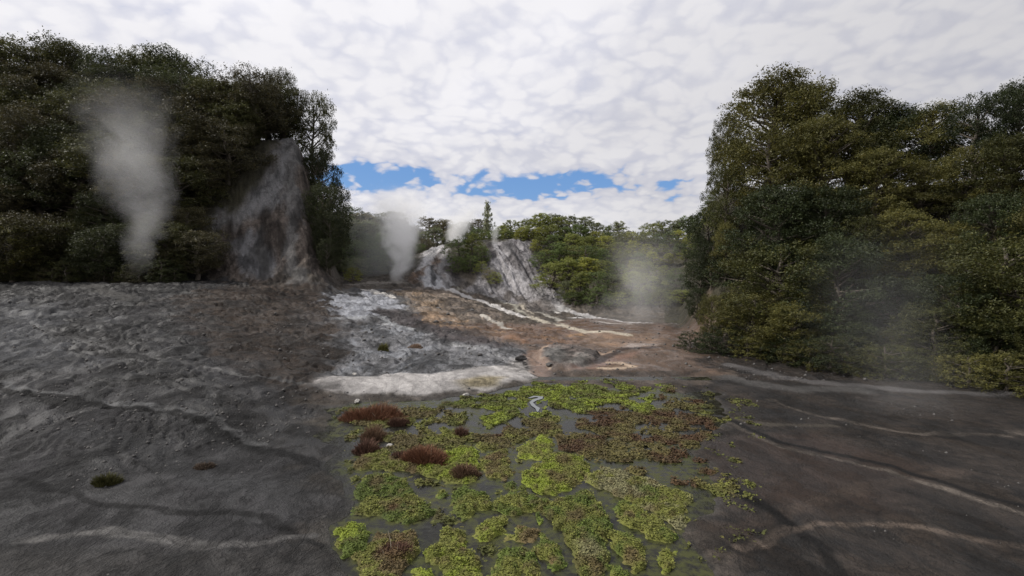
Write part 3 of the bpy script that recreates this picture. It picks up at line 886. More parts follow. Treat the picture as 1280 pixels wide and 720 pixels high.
MATS = [
    (L5([(35, 260), (100, 215), (200, 210), (290, 235), (300, 290), (380, 330), (405, 370), (370, 430), (300, 455), (265, 420), (240, 425), (200, 420), (160, 395), (100, 405), (30, 400), (20, 380), (60, 340), (40, 300)]),
     OLIVE, GREEN, [(215, 380, 50, RUST), (120, 250, 45, BROWN)], 5, "wide mottled green moss mat with two rusty patches, below the large red tuft"),
    (L5([(-60, 470), (0, 455), (50, 470), (100, 480), (90, 540), (60, 590), (0, 600), (-60, 610)]), GREEN, BRIGHT, [], 5, "fresh green moss mat at the dark left bank of the water"),
    (L5([(30, 600), (130, 520), (200, 500), (310, 510), (340, 560), (300, 620), (270, 690), (200, 760), (60, 760), (70, 650)]), OLIVE, BROWN, [(220, 590, 90, RUST)], 5, "brown moss mat carrying a dark rusty tuft, near the bottom left bank"),
    (L5([(365, 590), (420, 545), (490, 510), (470, 470), (500, 465), (560, 490), (580, 560), (610, 600), (640, 680), (640, 760), (520, 760), (480, 690), (400, 650)]), OLIVE, BRIGHT, [(560, 590, 25, BROWN)], 5, "large lumpy olive moss mat shaped like a boot, bottom middle-left of the water"),
    (L5([(500, 320), (560, 280), (620, 292), (680, 310), (700, 350), (650, 390), (580, 420), (520, 390), (505, 350)]), OLIVE, GREEN, [], 5, "rounded olive moss mat directly below the small rusty tuft"),
    (L5([(630, 460), (680, 435), (770, 430), (775, 450), (720, 510), (660, 540), (630, 520)]), BRIGHT, OLIVE, [(680, 490, 18, BROWN)], 5, "small triangular yellow-green moss mat with a brown middle"),
    (L6([(-100, 390), (-60, 330), (0, 300), (80, 305), (185, 330), (190, 350), (120, 385), (0, 395)]), OLIVE, GREEN, [], 5, "flat oblong olive moss mat ending in a point toward the dark channel fork"),
    (L6([(-40, 530), (0, 470), (60, 455), (130, 500), (120, 530), (40, 545), (-20, 550)]), OLIVE, BROWN, [], 5, "small wedge of olive moss with a browned right tip"),
    (L6([(130, 540), (170, 490), (235, 530), (255, 590), (265, 650), (230, 685), (180, 660), (140, 600)]), GREEN, OLIVE, [(215, 640, 25, BROWN)], 5, "deep green upright moss mat between two narrow dark channels"),
    (L6([(80, 590), (110, 590), (150, 660), (165, 760), (60, 760)]), OLIVE, GREEN, [], 5, "narrow strip of green moss running out of the bottom of the view"),
    (L6([(-20, 580), (60, 565), (75, 590), (60, 650), (10, 760), (-110, 760), (-110, 680), (-60, 620)]), GREEN, OLIVE, [], 5, "dark green broad moss mat on the bottom edge, left of a narrow strip"),
    (L6([(190, 370), (250, 335), (340, 320), (360, 280), (410, 300), (430, 360), (490, 430), (480, 520), (490, 600), (490, 740), (400, 720), (340, 660), (310, 600), (290, 520), (260, 460), (210, 480), (195, 440)]), OLIVE, GREEN, [(330, 430, 60, BROWN), (400, 600, 70, PALE), (420, 680, 50, BROWN)], 6, "largest moss mat, olive and tan with green edges, right of the middle"),
    (L6([(490, 500), (540, 485), (600, 510), (660, 550), (660, 620), (680, 670), (640, 690), (560, 640), (520, 580)]), GREEN, OLIVE, [(610, 620, 45, BROWN)], 6, "thick green moss mat with a tan lower half, toward the bottom right"),
    (L6([(530, 360), (570, 340), (640, 372), (720, 410), (800, 480), (850, 530), (780, 530), (690, 515), (640, 480), (560, 450), (535, 400)]), GREEN, OLIVE, [(600, 420, 30, BROWN)], 6, "long green moss mat slanting down to the right above the dark inlet"),
    (L6([(380, 235), (450, 170), (540, 190), (640, 230), (730, 250), (816, 290), (900, 320), (900, 480), (830, 480), (740, 405), (640, 360), (560, 325), (480, 290), (430, 260)]), OLIVE, PALE, [(700, 300, 70, GREEN), (600, 210, 50, PALE)], 5, "long pale olive moss bank reaching the right mud edge"),
    (L6([(45, 240), (70, 210), (120, 170), (180, 110), (260, 100), (330, 110), (400, 150), (390, 200), (330, 230), (300, 270), (230, 300), (140, 290), (70, 265)]), OLIVE, BRIGHT, [(270, 140, 55, BROWN), (230, 220, 60, BROWN)], 5, "broad yellow-olive moss mat with tan centre above the channel fork"),
    (L6([(30, 110), (60, 60), (130, 20), (200, 20), (215, 80), (150, 130), (80, 130)]), OLIVE, BRIGHT, [], 4, "plain yellow-olive moss mat adjoining the tan-centred one from behind"),
    (L6([(500, 650), (540, 660), (570, 700), (580, 760), (505, 760)]), OLIVE, GREEN, [], 5, "little olive moss mat cut by the bottom edge, right of the largest mat"),
    (L6([(755, 590), (800, 570), (830, 590), (840, 660), (790, 690), (760, 640)]), BRIGHT, OLIVE, [], 5, "bright green islet alone in the dark bottom right inlet"),
    (L6([(120, 420), (150, 405), (168, 425), (132, 445)]), BRIGHT, GREEN, [], 4, "tiny green moss islet alone in the middle of the dark channel"),
    (L5([(310, 700), (350, 675), (400, 700), (410, 760), (310, 760)]), OLIVE, BRIGHT, [], 4, "small rounded olive mat on the bottom edge between two large ones"),
    (L5([(420, 300), (450, 280), (480, 300), (432, 322)]), OLIVE, GREEN, [], 4, "tiny olive islet left of the rounded mat under the small rusty tuft"),
    (L5([(640, 180), (650, 130), (700, 90), (770, 85), (800, 130), (812, 190), (790, 230), (740, 230), (680, 210)]), OLIVE, BROWN, [(720, 170, 50, BROWN)], 4, "tan-olive moss mat right of the small rusty tuft"),
    (L5([(480, 100), (600, 60), (640, 110), (630, 180), (640, 230), (560, 250), (500, 250), (470, 230), (380, 220), (340, 180), (380, 160), (460, 170)]), OLIVE, BRIGHT, [(560, 190, 70, BROWN)], 4, "olive moss mat that carries the small rusty tuft"),
    (L6([(-20, 255), (30, 252), (52, 275), (0, 287)]), OLIVE, GREEN, [], 4, "slim olive islet left of the tan-centred broad mat"),
    (L5([(60, 110), (150, 85), (240, 130), (330, 150), (340, 190), (240, 185), (100, 175), (20, 165)]), OLIVE, BROWN, [(60, 150, 60, BROWN)], 4, "thin brownish-olive moss strip left of the large red tuft"),
]


def make_mat(i, pts, ca, cb, spots, scale_thick, label):
    poly = plane_hit(pts)
    lo, hi = poly.min(0) - 0.12, poly.max(0) + 0.12
    dist = poly[:, 1].mean()
    g = 0.017 if dist < 7 else 0.022
    xs = np.arange(lo[0], hi[0], g); ys = np.arange(lo[1], hi[1], g)
    x, y = np.meshgrid(xs, ys)
    wx = (fbm(x * 5, y * 5, 200 + i, 4, 0.6) - 0.5) * 0.26
    wy = (fbm(x * 5, y * 5, 300 + i, 4, 0.6) - 0.5) * 0.26
    d = sd_poly(x + wx, y + wy, poly, 0.5) + 0.028
    keep = d > -0.07
    sp = [(plane_hit([(438 + a / 4, 540 + b / 4)] if i in L5IDX else [(638 + a / 4, 540 + b / 4)])[0], r / 4 / 640 * dist * 1.05, c) for a, b, r, c in spots]

    def cfun(X, Y):
        t = sstep(fbm(X * 3.5, Y * 3.5, 400 + i, 5, 0.6), 0.38, 0.58)[:, None]
        C = ca * (1 - t) + cb * t
        for p, r, c in sp:
            wob = 1 + 1.2 * (fbm(X * 6, Y * 6, 500 + i, 3) - 0.5)
            k = 1 - sstep(np.hypot(X - p[0], (Y - p[1]) * 0.7) / r, 0.4 * wob, 1.15 * wob)
            C = C * (1 - 0.85 * k[:, None]) + c * 0.85 * k[:, None]
        m2 = sstep(fbm(X * 9, Y * 9, 600 + i, 3), 0.55, 0.75)[:, None]
        m3 = (0.7 + 0.65 * fbm(X * 16, Y * 16, 650 + i, 3, 0.6))[:, None]
        return (C * (1 - 0.55 * m2) + BROWN * 0.55 * m2) * m3
    me, org = moss_mesh("moss_mat", x, y, d, keep, g, 0.010 * scale_thick, cfun, 8500 if dist < 8 else 5000, 700 + i)
    o = link("moss_mat", me, M_MOSS, loc=org)
    tag(o, label, 'moss mat', 'moss mats in the shallow water')


L5IDX = {0, 1, 2, 3, 4, 5, 20, 21, 22, 23, 25}
for i, mt in enumerate(MATS):
    make_mat(i, *mt)

# far moss: thin broken cover across the rest of the basin, nobody could count it
BP = lambda pts: plane_hit(pts)
FAR_BRIGHT = [BP([(570, 503), (605, 494), (642, 484), (668, 478), (668, 490), (630, 498), (600, 508), (580, 508)]),
              BP([(640, 492), (680, 474), (720, 474), (760, 486), (765, 502), (735, 512), (690, 508), (665, 520), (640, 510)]),
              BP([(590, 515), (625, 503), (660, 500), (668, 518), (630, 532), (600, 532)]),
              BP([(735, 484), (768, 490), (772, 502), (745, 506)]), BP([(765, 503), (790, 495), (825, 492), (828, 508), (795, 512)]),
              BP([(720, 476), (790, 474), (840, 482), (815, 490), (760, 486)])]
FAR_OLIVE = [BP([(640, 532), (670, 522), (720, 515), (740, 540), (720, 575), (670, 585), (640, 560)]),
             BP([(480, 512), (510, 506), (560, 508), (560, 530), (520, 540), (490, 530)]),
             BP([(560, 552), (600, 540), (650, 545), (660, 560), (600, 560)]),
             BP([(436, 520), (470, 520), (480, 530), (450, 540), (436, 545)]),
             BP([(560, 540), (640, 530), (700, 560), (660, 600), (590, 590), (550, 560)]), BP([(470, 545), (530, 530), (570, 545), (540, 560), (490, 560)])]
FAR_BROWN = [BP([(700, 515), (760, 508), (842, 505), (900, 520), (905, 620), (842, 615), (780, 590), (720, 585), (690, 550)]),
             BP([(790, 480), (842, 482), (890, 505), (842, 512), (820, 495)]),
             BP([(600, 505), (625, 520), (640, 545), (610, 545)])]


POOL = plane_hit([(661, 496.5), (668, 494.5), (676, 495), (675, 497), (668, 499), (664, 502), (667, 506), (672, 509), (672, 513.5)])


def far_moss():
    g = 0.032
    lo, hi = BASIN.min(0), BASIN.max(0)
    x, y = np.meshgrid(np.arange(-5.0, 7.2, g), np.arange(4.6, 14.4, g))
    db = sd_poly(x, y, BASIN, 2.0)
    w1 = (fbm(x * 1.5, y * 1.5, 801, 4, 0.6) - 0.5) * 1.1
    w2 = (fbm(x * 1.5, y * 1.5, 811, 4, 0.6) - 0.5) * 1.1
    xx, yy = x + w1, y + w2
    dB = np.max([sd_poly(xx, yy, p, 1.2) for p in FAR_BRIGHT], 0)
    dO = np.max([sd_poly(xx, yy, p, 1.2) for p in FAR_OLIVE], 0)
    dN = np.max([sd_poly(xx, yy, p, 1.2) for p in FAR_BROWN], 0)
    dM = np.max([sd_poly(x, y, plane_hit(m[0]), 0.6) for m in MATS], 0)
    n = fbm(x * 2.9, y * 2.9, 821, 6, 0.68)
    d = (n - 0.565) * 0.9
    d = np.maximum(d, np.minimum(dB, 0.35) * 0.45 + (n - 0.505) * 0.9)
    d = np.maximum(d, np.minimum(dO, 0.3) * 0.4 + (n - 0.50) * 0.9)
    d = np.maximum(d, np.minimum(dN, 0.3) * 0.4 + (n - 0.54) * 0.9)
    d = np.minimum(d, np.where(x > 1.0, np.where(db > 0.1, 1.0, (db + 0.35) * 0.35 + (n - 0.5) * 0.9), db - 0.05))
    d = np.minimum(d, np.where(y < 9.2, -dM - 0.06, 1))
    d = np.where(y < 7.6, np.minimum(d, (n - 0.565)), d)
    d = np.minimum(d, d_line(x, y, POOL) - 0.07)
    keep = d > -0.07

    def cfun(X, Y):
        X2, Y2 = X + (fbm(X * 1.5, Y * 1.5, 801, 4, 0.6) - 0.5) * 1.1, Y + (fbm(X * 1.5, Y * 1.5, 811, 4, 0.6) - 0.5) * 1.1
        t = sstep(fbm(X * 2.2, Y * 2.2, 841, 4), 0.38, 0.62)[:, None]
        C = OLIVE * 0.85 * (1 - t) + (GREEN * 0.5 + BROWN * 0.3) * t
        for polys, c1, c2, a in ((FAR_OLIVE, OLIVE, BROWN, 0.7), (FAR_BROWN, BROWN * 0.6 + OLIVE * 0.25, RUST * 0.7, 0.95), (FAR_BRIGHT, BRIGHT * 0.95, GREEN * 0.7 + OLIVE * 0.4, 0.95)):
            k = sstep(np.max([sd_poly(X2, Y2, p, 1.2) for p in polys], 0), -0.15, 0.2)[:, None] * a
            C = C * (1 - k) + (c1 * (1 - t) + c2 * t) * k
        m2 = sstep(fbm(X * 7, Y * 9, 861, 3), 0.5, 0.7)[:, None]
        m3 = (0.55 + 0.9 * fbm(X * 9, Y * 9, 871, 4, 0.65))[:, None]
        return (C * (1 - 0.55 * m2) + BROWN * 0.7 * 0.55 * m2) * m3
    me, org = moss_mesh("moss_cover", x, y, d, keep, g, 0.03, cfun, 3600, 901, 7.0, np.maximum(ground_z(x.ravel(), y.ravel()).reshape(x.shape), 0.0))
    o = link("moss_cover", me, M_MOSS, loc=org)
    tag(o, "broken cover of green and brown moss across the shallow water flat", "moss", kind='stuff')


far_moss()

def make_water():
    lo, hi = BASIN.min(0) - 0.6, BASIN.max(0) + 0.6
    xs = np.arange(lo[0], hi[0], 0.05); ys = np.arange(max(lo[1], 2.2), hi[1], 0.05)
    x, y = np.meshgrid(xs, ys)
    dM = np.max([sd_poly(x, y, plane_hit(m[0]), 0.6) for m in MATS], 0)
    w = fbm(x * 2.4, y * 2.4, 951, 5, 0.62)
    film = sstep(dM + (w - 0.5) * 0.7, -0.24, 0.02) * 0.75
    film = np.maximum(film, 0.65 * sstep(fbm(x * 1.1, y * 1.1, 961, 5, 0.65), 0.52, 0.64))
    V = np.stack((x.ravel(), y.ravel(), np.full(x.size, WL)), 1)
    idx = np.arange(x.size).reshape(x.shape)
    F = np.stack((idx[:-1, :-1], idx[:-1, 1:], idx[1:, 1:], idx[1:, :-1]), -1).reshape(-1, 4)
    me = mesh_np("water", V, F)
    rgba = np.ones((x.size, 4)); rgba[:, :3] = film.ravel()[:, None]
    set_col(me, 'algae_film', rgba)
    tag(link("water", me, M_WATER), kind='structure')


make_water()

# the little winding pool that mirrors the sky, lying a few centimetres above the moss water
pool_line = POOL
wid = [0.02, 0.055, 0.07, 0.06, 0.055, 0.04, 0.045, 0.05, 0.015]
pv = []
for i, (p, w_) in enumerate(zip(pool_line, wid)):
    a = pool_line[max(i - 1, 0)]; b = pool_line[min(i + 1, len(pool_line) - 1)]
    t = (b - a) / (np.linalg.norm(b - a) + 1e-9)
    nrm = np.array((-t[1], t[0]))
    pv += [(*(p + nrm * w_), WL + 0.012), (*(p - nrm * w_), WL + 0.012)]
pv = np.array(pv)
pf = np.array([(2 * i, 2 * i + 1, 2 * i + 3, 2 * i + 2) for i in range(len(pool_line) - 1)])
pc = pv.mean(0)
po = link("puddle", mesh_np("puddle", pv - pc, pf), M_POOL, loc=pc)
tag(po, "small winding puddle mirroring the pale sky amid bright green moss", "puddle")

# ------------------------------------------------------------------ tufts of rusty sedge and moss
def mat_blade():
    m, g = new_mat("dry_blades")
    oi = g.add('ShaderNodeObjectInfo'); geo = g.add('ShaderNodeNewGeometry')
    c = g.vm('SCALE', oi.outputs['Color'], g.m('ADD', 0.45, g.m('MULTIPLY', geo.outputs['Random Per Island'], 1.1)))
    b = g.add('ShaderNodeBsdfPrincipled'); g.link(c, b.inputs['Base Color']); b.inputs['Roughness'].default_value = 0.8
    b.inputs['Specular IOR Level'].default_value = 0.15
    o = g.add('ShaderNodeOutputMaterial'); g.link(b.outputs[0], o.inputs[0])
    return m


M_BLADE = mat_blade()


def tuft(center, rx, ry, h, n, col, label, w=0.005, lean=0.8, cat="tuft", name="sedge_tuft", straw=0):
    """a dome of thin bent blades, two faces each; an optional second part of pale dead stalks"""
    x0, y0 = center; n = int(n * 1.5)
    z0 = max(float(ground_z(x0, y0)[0]), WL - 0.01)

    def blades(n, hh, ww, ln, seed):
        r_ = np.random.default_rng(seed)
        a = r_.uniform(0, 2 * np.pi, n); q = np.sqrt(r_.uniform(0, 1, n))
        q = q * (0.75 + 0.5 * vnoise(a * 1.3, a * 0 + seed, 3))
        bx, by = np.cos(a) * q * rx, np.sin(a) * q * ry
        dome = np.clip(1.15 - q ** 2, 0.25, 1.1)
        L = 0.72 * hh * dome * r_.uniform(0.55, 1.15, n) * (0.6 + 0.8 * vnoise(bx * 6, by * 6, seed))
        la = a + r_.normal(0, 0.9, n); le = ln * r_.uniform(0.3, 1.3, n) * (0.4 + 0.6 * q)
        tip = np.stack((bx + np.cos(la) * L * le, by + np.sin(la) * L * le, L), 1)
        mid = np.stack((bx + np.cos(la) * L * le * 0.3, by + np.sin(la) * L * le * 0.3, L * 0.6), 1)
        base = np.stack((bx, by, np.full(n, -0.03)), 1)
        fa = r_.uniform(0, np.pi, n)
        sd = np.stack((np.cos(fa), np.sin(fa), np.zeros(n)), 1) * (ww * r_.uniform(0.6, 1.4, n))[:, None]
        V = np.stack((base - sd, base + sd, mid + sd * 0.8, mid - sd * 0.8, tip + sd * 0.25, tip - sd * 0.25), 1).reshape(-1, 3)
        k = np.arange(n)[:, None] * 6
        F = np.concatenate((k + [0, 1, 2, 3], k + [3, 2, 4, 5]), 0)
        return V, F
    V, F = blades(n, h, w, lean, abs(hash((round(x0, 2), round(y0, 2)))) % 9999 if False else int(abs(x0 * 100) + abs(y0 * 100)))
    o = link(name, mesh_np(name, V, F), M_BLADE, loc=(x0, y0, z0))
    o.color = (*col, 1)
    tag(o, label, cat, 'sedge and heath tufts')
    if straw:
        for q in range(straw):
            V, F = blades(1, h * 1.5, w * 0.8, 0.9, 77 + q)
            s = link("dead_stalk", mesh_np("dead_stalk", V, F), M_BLADE, parent=o)
            s.color = (0.42, 0.36, 0.26, 1)
    return o


RED = (0.16, 0.078, 0.046); DRED = (0.10, 0.056, 0.040); TBR = (0.14, 0.088, 0.056)
def pc_(px, py): return tuple(plane_hit([(px, py)])[0])
tuft(pc_(468, 520), 0.66, 0.36, 0.30, 2600, RED, "long rust-red sedge tuft under the pale shelf at the left bank", straw=12)
tuft(pc_(498, 528), 0.24, 0.20, 0.20, 900, DRED, "small dark olive-brown tuft at the right end of the long red one", straw=0)
tuft(pc_(466, 546), 0.25, 0.20, 0.26, 900, TBR, "upper of two brown tufts standing in the grey water at left")
tuft(pc_(458, 562), 0.20, 0.20, 0.24, 800, DRED, "lower dark-brown tuft of two in the grey water at left")
tuft(pc_(531, 574), 0.42, 0.26, 0.27, 2800, RED, "large rust-red heath tuft in the moss, widest in the middle water", straw=6)
tuft(pc_(506, 570), 0.22, 0.14, 0.18, 700, DRED, "dark low tuft joined to the left end of the large rust-red tuft", straw=2)
tuft(pc_(579, 592), 0.24, 0.16, 0.17, 1300, TBR, "small rusty tuft on the olive mat right of the large red tuft")
tuft(pc_(491, 690), 0.22, 0.18, 0.15, 1500, DRED, "dark rusty tuft with pale dead stalks near the bottom left", straw=10)
tuft(pc_(577, 543), 0.12, 0.15, 0.17, 450, DRED, "slim dark-brown tuft upright in the water behind the olive mats")
for (px, py, rx, h, n, c, lb, st) in ((479, 437, 0.16, 0.36, 420, (0.10, 0.095, 0.03), "small olive-green tussock on the grey crust at left", 0),
                                 (519, 432, 0.24, 0.16, 420, (0.24, 0.17, 0.12), "low pinkish dry tussock on the grey crust, right of the green one", 0),
                                 (132, 604, 0.16, 0.26, 700, (0.06, 0.058, 0.02), "dark green tussock on the dark sinter slope far left", 0),
                                 (256, 586, 0.16, 0.12, 600, (0.10, 0.075, 0.055), "low dry brown tussock on the dark sinter slope far left", 0)):
    tuft(tuple(hit(px, py)[0]), rx, rx * 0.8, h, n, c, lb, w=0.008 if py < 500 else 0.005, cat="tussock", name="grass_tussock")

# ------------------------------------------------------------------ stones
def stone(px, py, size, col, label, group=None, seed=0):
    x, y = hit(px, py)[0]
    r_ = np.random.default_rng(seed)
    import bmesh
    bm = bmesh.new()
    bmesh.ops.create_icosphere(bm, subdivisions=2, radius=1)
    off = r_.uniform(-5, 5, 2)
    for v in bm.verts:
        c = v.co
        k = 0.55 + 0.9 * float(vnoise(np.array([c.x * 2.2 + off[0] + c.z]), np.array([c.y * 2.2 + off[1] - c.z]), seed)[0])
        v.co = c * k
        v.co.z = v.co.z * 0.6
        v.co.x *= 1.25
    me = bpy.data.meshes.new("stone"); bm.to_mesh(me); bm.free()
    z = float(ground_z(x, y)[0])
    o = link("stone", me, M_STONE, loc=(x, y, max(z, WL) + size * 0.25))
    size *= 0.55 if seed >= 20 else 1.0
    o.scale = (size, size * 0.9, size); o.rotation_euler = (0, 0, r_.uniform(0, 6.28))
    o.color = (*col, 1)
    tag(o, label, 'stone', group)


WHT = (0.42, 0.40, 0.37); GRY = (0.16, 0.155, 0.15); DRK = (0.075, 0.07, 0.066)
stone(582, 495, 0.07, WHT, "pale stone at the foot of the shelf, near its tan right end", seed=1)
stone(446, 500, 0.07, WHT, "pale stone at the foot of the shelf, at its left end", seed=2)
stone(443, 467, 0.06, WHT, "pale pebble on the back edge of the shelf at the left", seed=3)
stone(487, 558, 0.05, WHT, "white pebble by the dark end of the large rust-red tuft", seed=4)
stone(651, 449, 0.15, DRK, "black stone on the pale lip left of the ring island", seed=5)
stone(686, 459, 0.10, DRK, "black stone on the front rim of the ring island", seed=6)
for k, (px, py, s, c, lb) in enumerate([(500, 447, .10, GRY, "grey stone on the dark crust just behind the middle of the pale shelf"), (548, 441, .12, DRK, "dark stone on the grey crust right of the pinkish dry tussock"),
                                    (600, 444, .12, DRK, "dark stone on the grey crust between shelf and brown flat"), (455, 425, .12, GRY, "grey stone on the crust left of the green tussock"),
                                    (548, 384, .2, GRY, "grey rock high on the tan mound below the dome"), (560, 391, .22, DRK, "dark rock in the middle of the tan mound"),
                                    (590, 388, .2, GRY, "grey rock on the right of the tan mound beside the white stream"), (545, 401, .2, DRK, "dark rock at the lower edge of the tan mound")]):
    stone(px, py, s, c, lb, "stones on the sinter", seed=20 + k)

# loose gravel on the mud and crust: uncountable, one object
def gravel():
    r_ = np.random.default_rng(3)
    px = r_.uniform(-60, 1340, 14000); py = 366 + 354 * r_.uniform(0, 1, 14000) ** 1.1
    q = hit(px, py)
    x, y = q[:, 0] + r_.normal(0, 0.1, len(q)), q[:, 1] + r_.normal(0, 0.1, len(q))
    ok = (sd_poly(x, y, BASIN, 1.0) < -0.25) & (sd_poly(x, y, SHELF, 1.0) < 0.3) & (vnoise(x * 0.9, y * 0.9, 9) > 0.42)
    x, y = x[ok], y[ok]; n = len(x)
    z = ground_z(x, y)
    sz = (0.006 + 0.034 * r_.uniform(0, 1, n) ** 4) * np.clip(y / 9, 0.7, 2.2)
    oct_ = np.array([(1, 0, 0), (0, 1, 0), (-1, 0, 0), (0, -1, 0), (0, 0, 0.8), (0, 0, -0.8)], float)
    V = oct_[None] * r_.uniform(0.55, 1.3, (n, 6, 1))
    a = r_.uniform(0, 6.28, n); ca, sa = np.cos(a)[:, None], np.sin(a)[:, None]
    V = np.stack((V[..., 0] * ca - V[..., 1] * sa, V[..., 0] * sa + V[..., 1] * ca, V[..., 2]), -1) * sz[:, None, None]
    V += np.stack((x, y, z + sz * 0.15), 1)[:, None, :]
    f = np.array([(0, 1, 4), (1, 2, 4), (2, 3, 4), (3, 0, 4), (1, 0, 5), (2, 1, 5), (3, 2, 5), (0, 3, 5)])
    F = (f[None] + (np.arange(n) * 6)[:, None, None]).reshape(-1, 3)
    o = link("gravel", mesh_np("gravel", V.reshape(-1, 3), F), M_STONE)
    o.color = (0.085, 0.08, 0.075, 1)
    tag(o, "loose grey grit and pebbles strewn over the mud and crust", "gravel", kind='stuff')


gravel()

# ------------------------------------------------------------------ trees
def tube(pts, rad, sides=7):
    pts = np.array(pts, float); n = len(pts)
    V = []; F = []
    for i in range(n):
        t = pts[min(i + 1, n - 1)] - pts[max(i - 1, 0)]; t = t / (np.linalg.norm(t) + 1e-9)
        a = np.cross(t, (0.3, 0.9, 0.1)); a /= np.linalg.norm(a) + 1e-9
        b = np.cross(t, a)
        for k in range(sides):
            w = 2 * math.pi * k / sides
            V.append(pts[i] + (a * math.cos(w) + b * math.sin(w)) * rad[i])
    for i in range(n - 1):
        for k in range(sides):
            F.append((i * sides + k, i * sides + (k + 1) % sides, (i + 1) * sides + (k + 1) % sides, (i + 1) * sides + k))
    return np.array(V), np.array(F)


def joinm(parts):
    V = []; F = []; o = 0
    for v, f in parts:
        V.append(v); F.append(f + o); o += len(v)
    return np.vstack(V), np.vstack(F)


def crown_proto(kind, seed, pads, leaves, leaf, H=5.0):
    """returns (trunk mesh, crown mesh) of a tree of height H: sprays of small leaves held on limbs"""
    r_ = np.random.default_rng(seed)
    pcs = []; limbs = []
    lean = r_.normal(0, 0.05 * H, 2)
    def axis(t): return np.array((lean[0] * t * t, lean[1] * t * t, H * t))
    ts = np.linspace(0, 0.92, 8)
    limbs.append(tube([axis(t) + (r_.normal(0, 0.02 * H, 3) * (t > 0)) * (1, 1, 0) for t in ts], [0.030 * H * (1 - 0.85 * t) + 0.004 * H for t in ts]))
    for i in range(pads):
        f = (i + 0.5) / pads
        a = i * 2.399 + r_.uniform(-0.5, 0.5)
        if kind == 'layered':
            t = 0.16 + 0.82 * f ** 0.85
            reach = H * (0.46 * (1 - ((t - 0.42) / 0.62) ** 2 if t > 0.42 else 1 - ((0.42 - t) / 0.3) ** 2 * 0.35)) * r_.uniform(0.35, 1.12)
            reach = max(reach, 0.02 * H)
            rad = H * r_.uniform(0.085, 0.165); rz = rad * r_.uniform(0.5, 0.75)
        elif kind == 'round':
            t = 0.22 + 0.74 * f
            w = math.sqrt(max(0.03, 1 - ((t - 0.55) / 0.47) ** 2))
            reach = H * 0.40 * w * r_.uniform(0.5, 1.08)
            rad = H * r_.uniform(0.09, 0.16); rz = rad * r_.uniform(0.6, 0.9)
        elif kind == 'shrub':
            t = 0.06 + 0.86 * f
            w = math.sqrt(max(0.05, 1 - ((t - 0.3) / 0.72) ** 2))
            reach = H * 0.52 * w * r_.uniform(0.45, 1.05)
            rad = H * r_.uniform(0.11, 0.19); rz = rad * r_.uniform(0.55, 0.85)
        else:  # slim
            t = 0.25 + 0.73 * f
            reach = H * 0.085 * (1.25 - f) * r_.uniform(0.3, 1.2)
            rad = H * 0.062 * (1.2 - 0.55 * f); rz = rad * 1.5
        c = axis(t) + np.array((math.cos(a) * reach, math.sin(a) * reach, r_.normal(0, 0.02 * H) - (0.05 * H if kind == 'layered' and reach > 0.3 * H else 0)))
        pcs.append((c, rad, rz, a))
        if (i % 2 == 0 or kind == 'layered') and kind != 'slim':
            b = axis(max(0.12, t - 0.16)); m = (b + c) / 2 + np.array((0, 0, -0.02 * H)); tt = c + np.array((0, 0, -rz * 0.3))
            limbs.append(tube([b, m, tt], [0.011 * H, 0.008 * H, 0.003 * H], 5))
    tv, tf = joinm(limbs)
    vol = np.array([p[1] ** 2 for p in pcs]); cnt = np.maximum(20, (leaves * vol / vol.sum()).astype(int))
    C = []; N = []
    for (c, rad, rz, a), n in zip(pcs, cnt):
        nt_ = max(5, int(n / 26))
        # twig clumps inside the pad, leaves gathered on each twig
        ta = r_.uniform(0, 2 * np.pi, nt_); tq = np.sqrt(r_.uniform(0, 1, nt_))
        up = r_.uniform(-0.5, 1.0, nt_) * np.sqrt(np.clip(1 - tq ** 2, 0.05, 1))
        tc_ = np.stack((np.cos(ta) * tq * rad, np.sin(ta) * tq * rad, up * rz), 1)
        k = r_.integers(0, nt_, n)
        jit = r_.normal(0, 1, (n, 3)) * np.array((rad * 0.15, rad * 0.15, rz * 0.16 + rad * 0.03))
        C.append(c + tc_[k] + jit)
        nn = r_.normal(0, 1, (n, 3)); nn[:, 2] = np.abs(nn[:, 2]) * 1.0 + 0.2
        N.append(nn)
    C = np.vstack(C); N = np.vstack(N); N /= np.linalg.norm(N, axis=1, keepdims=True)
    n = len(C)
    ax_ = r_.normal(0, 1, (n, 3)); ux = np.cross(N, ax_); ux /= np.linalg.norm(ux, axis=1, keepdims=True) + 1e-9
    vx = np.cross(N, ux)
    s = (leaf * r_.uniform(0.6, 1.35, n))[:, None]
    V = np.stack((C - ux * s, C + vx * s * 0.42 , C + ux * s, C - vx * s * 0.42), 1).reshape(-1, 3)
    F = np.arange(n * 4).reshape(-1, 4)
    tm = mesh_np("trunk", tv, tf); smooth(tm); tm.materials.append(M_BARK)
    cm = mesh_np("crown", V, F); cm.materials.append(M_LEAF)
    return tm, cm


PROTO = {
    'layered': [crown_proto('layered', 10 + i, 34, 9000, 0.080) for i in range(4)],
    'round': [crown_proto('round', 30 + i, 40, 8000, 0.085) for i in range(3)],
    'shrub': [crown_proto('shrub', 50 + i, 36, 9000, 0.075) for i in range(3)],
    'slim': [crown_proto('slim', 70, 46, 5200, 0.060)],
    'near': [crown_proto('layered', 110 + i, 60, 30000, 0.050) for i in range(3)],
    'nearround': [crown_proto('round', 130 + i, 54, 22000, 0.055) for i in range(2)],
}
OLV, DGR, YEL, GGR, BRN = (0.160, 0.180, 0.050), (0.085, 0.115, 0.038), (0.22, 0.23, 0.054), (0.125, 0.140, 0.075), (0.14, 0.128, 0.078)
CNAME = {OLV: "olive", DGR: "dark green", YEL: "yellow-green", GGR: "grey-green", BRN: "brownish"}
trng = random.Random(5)


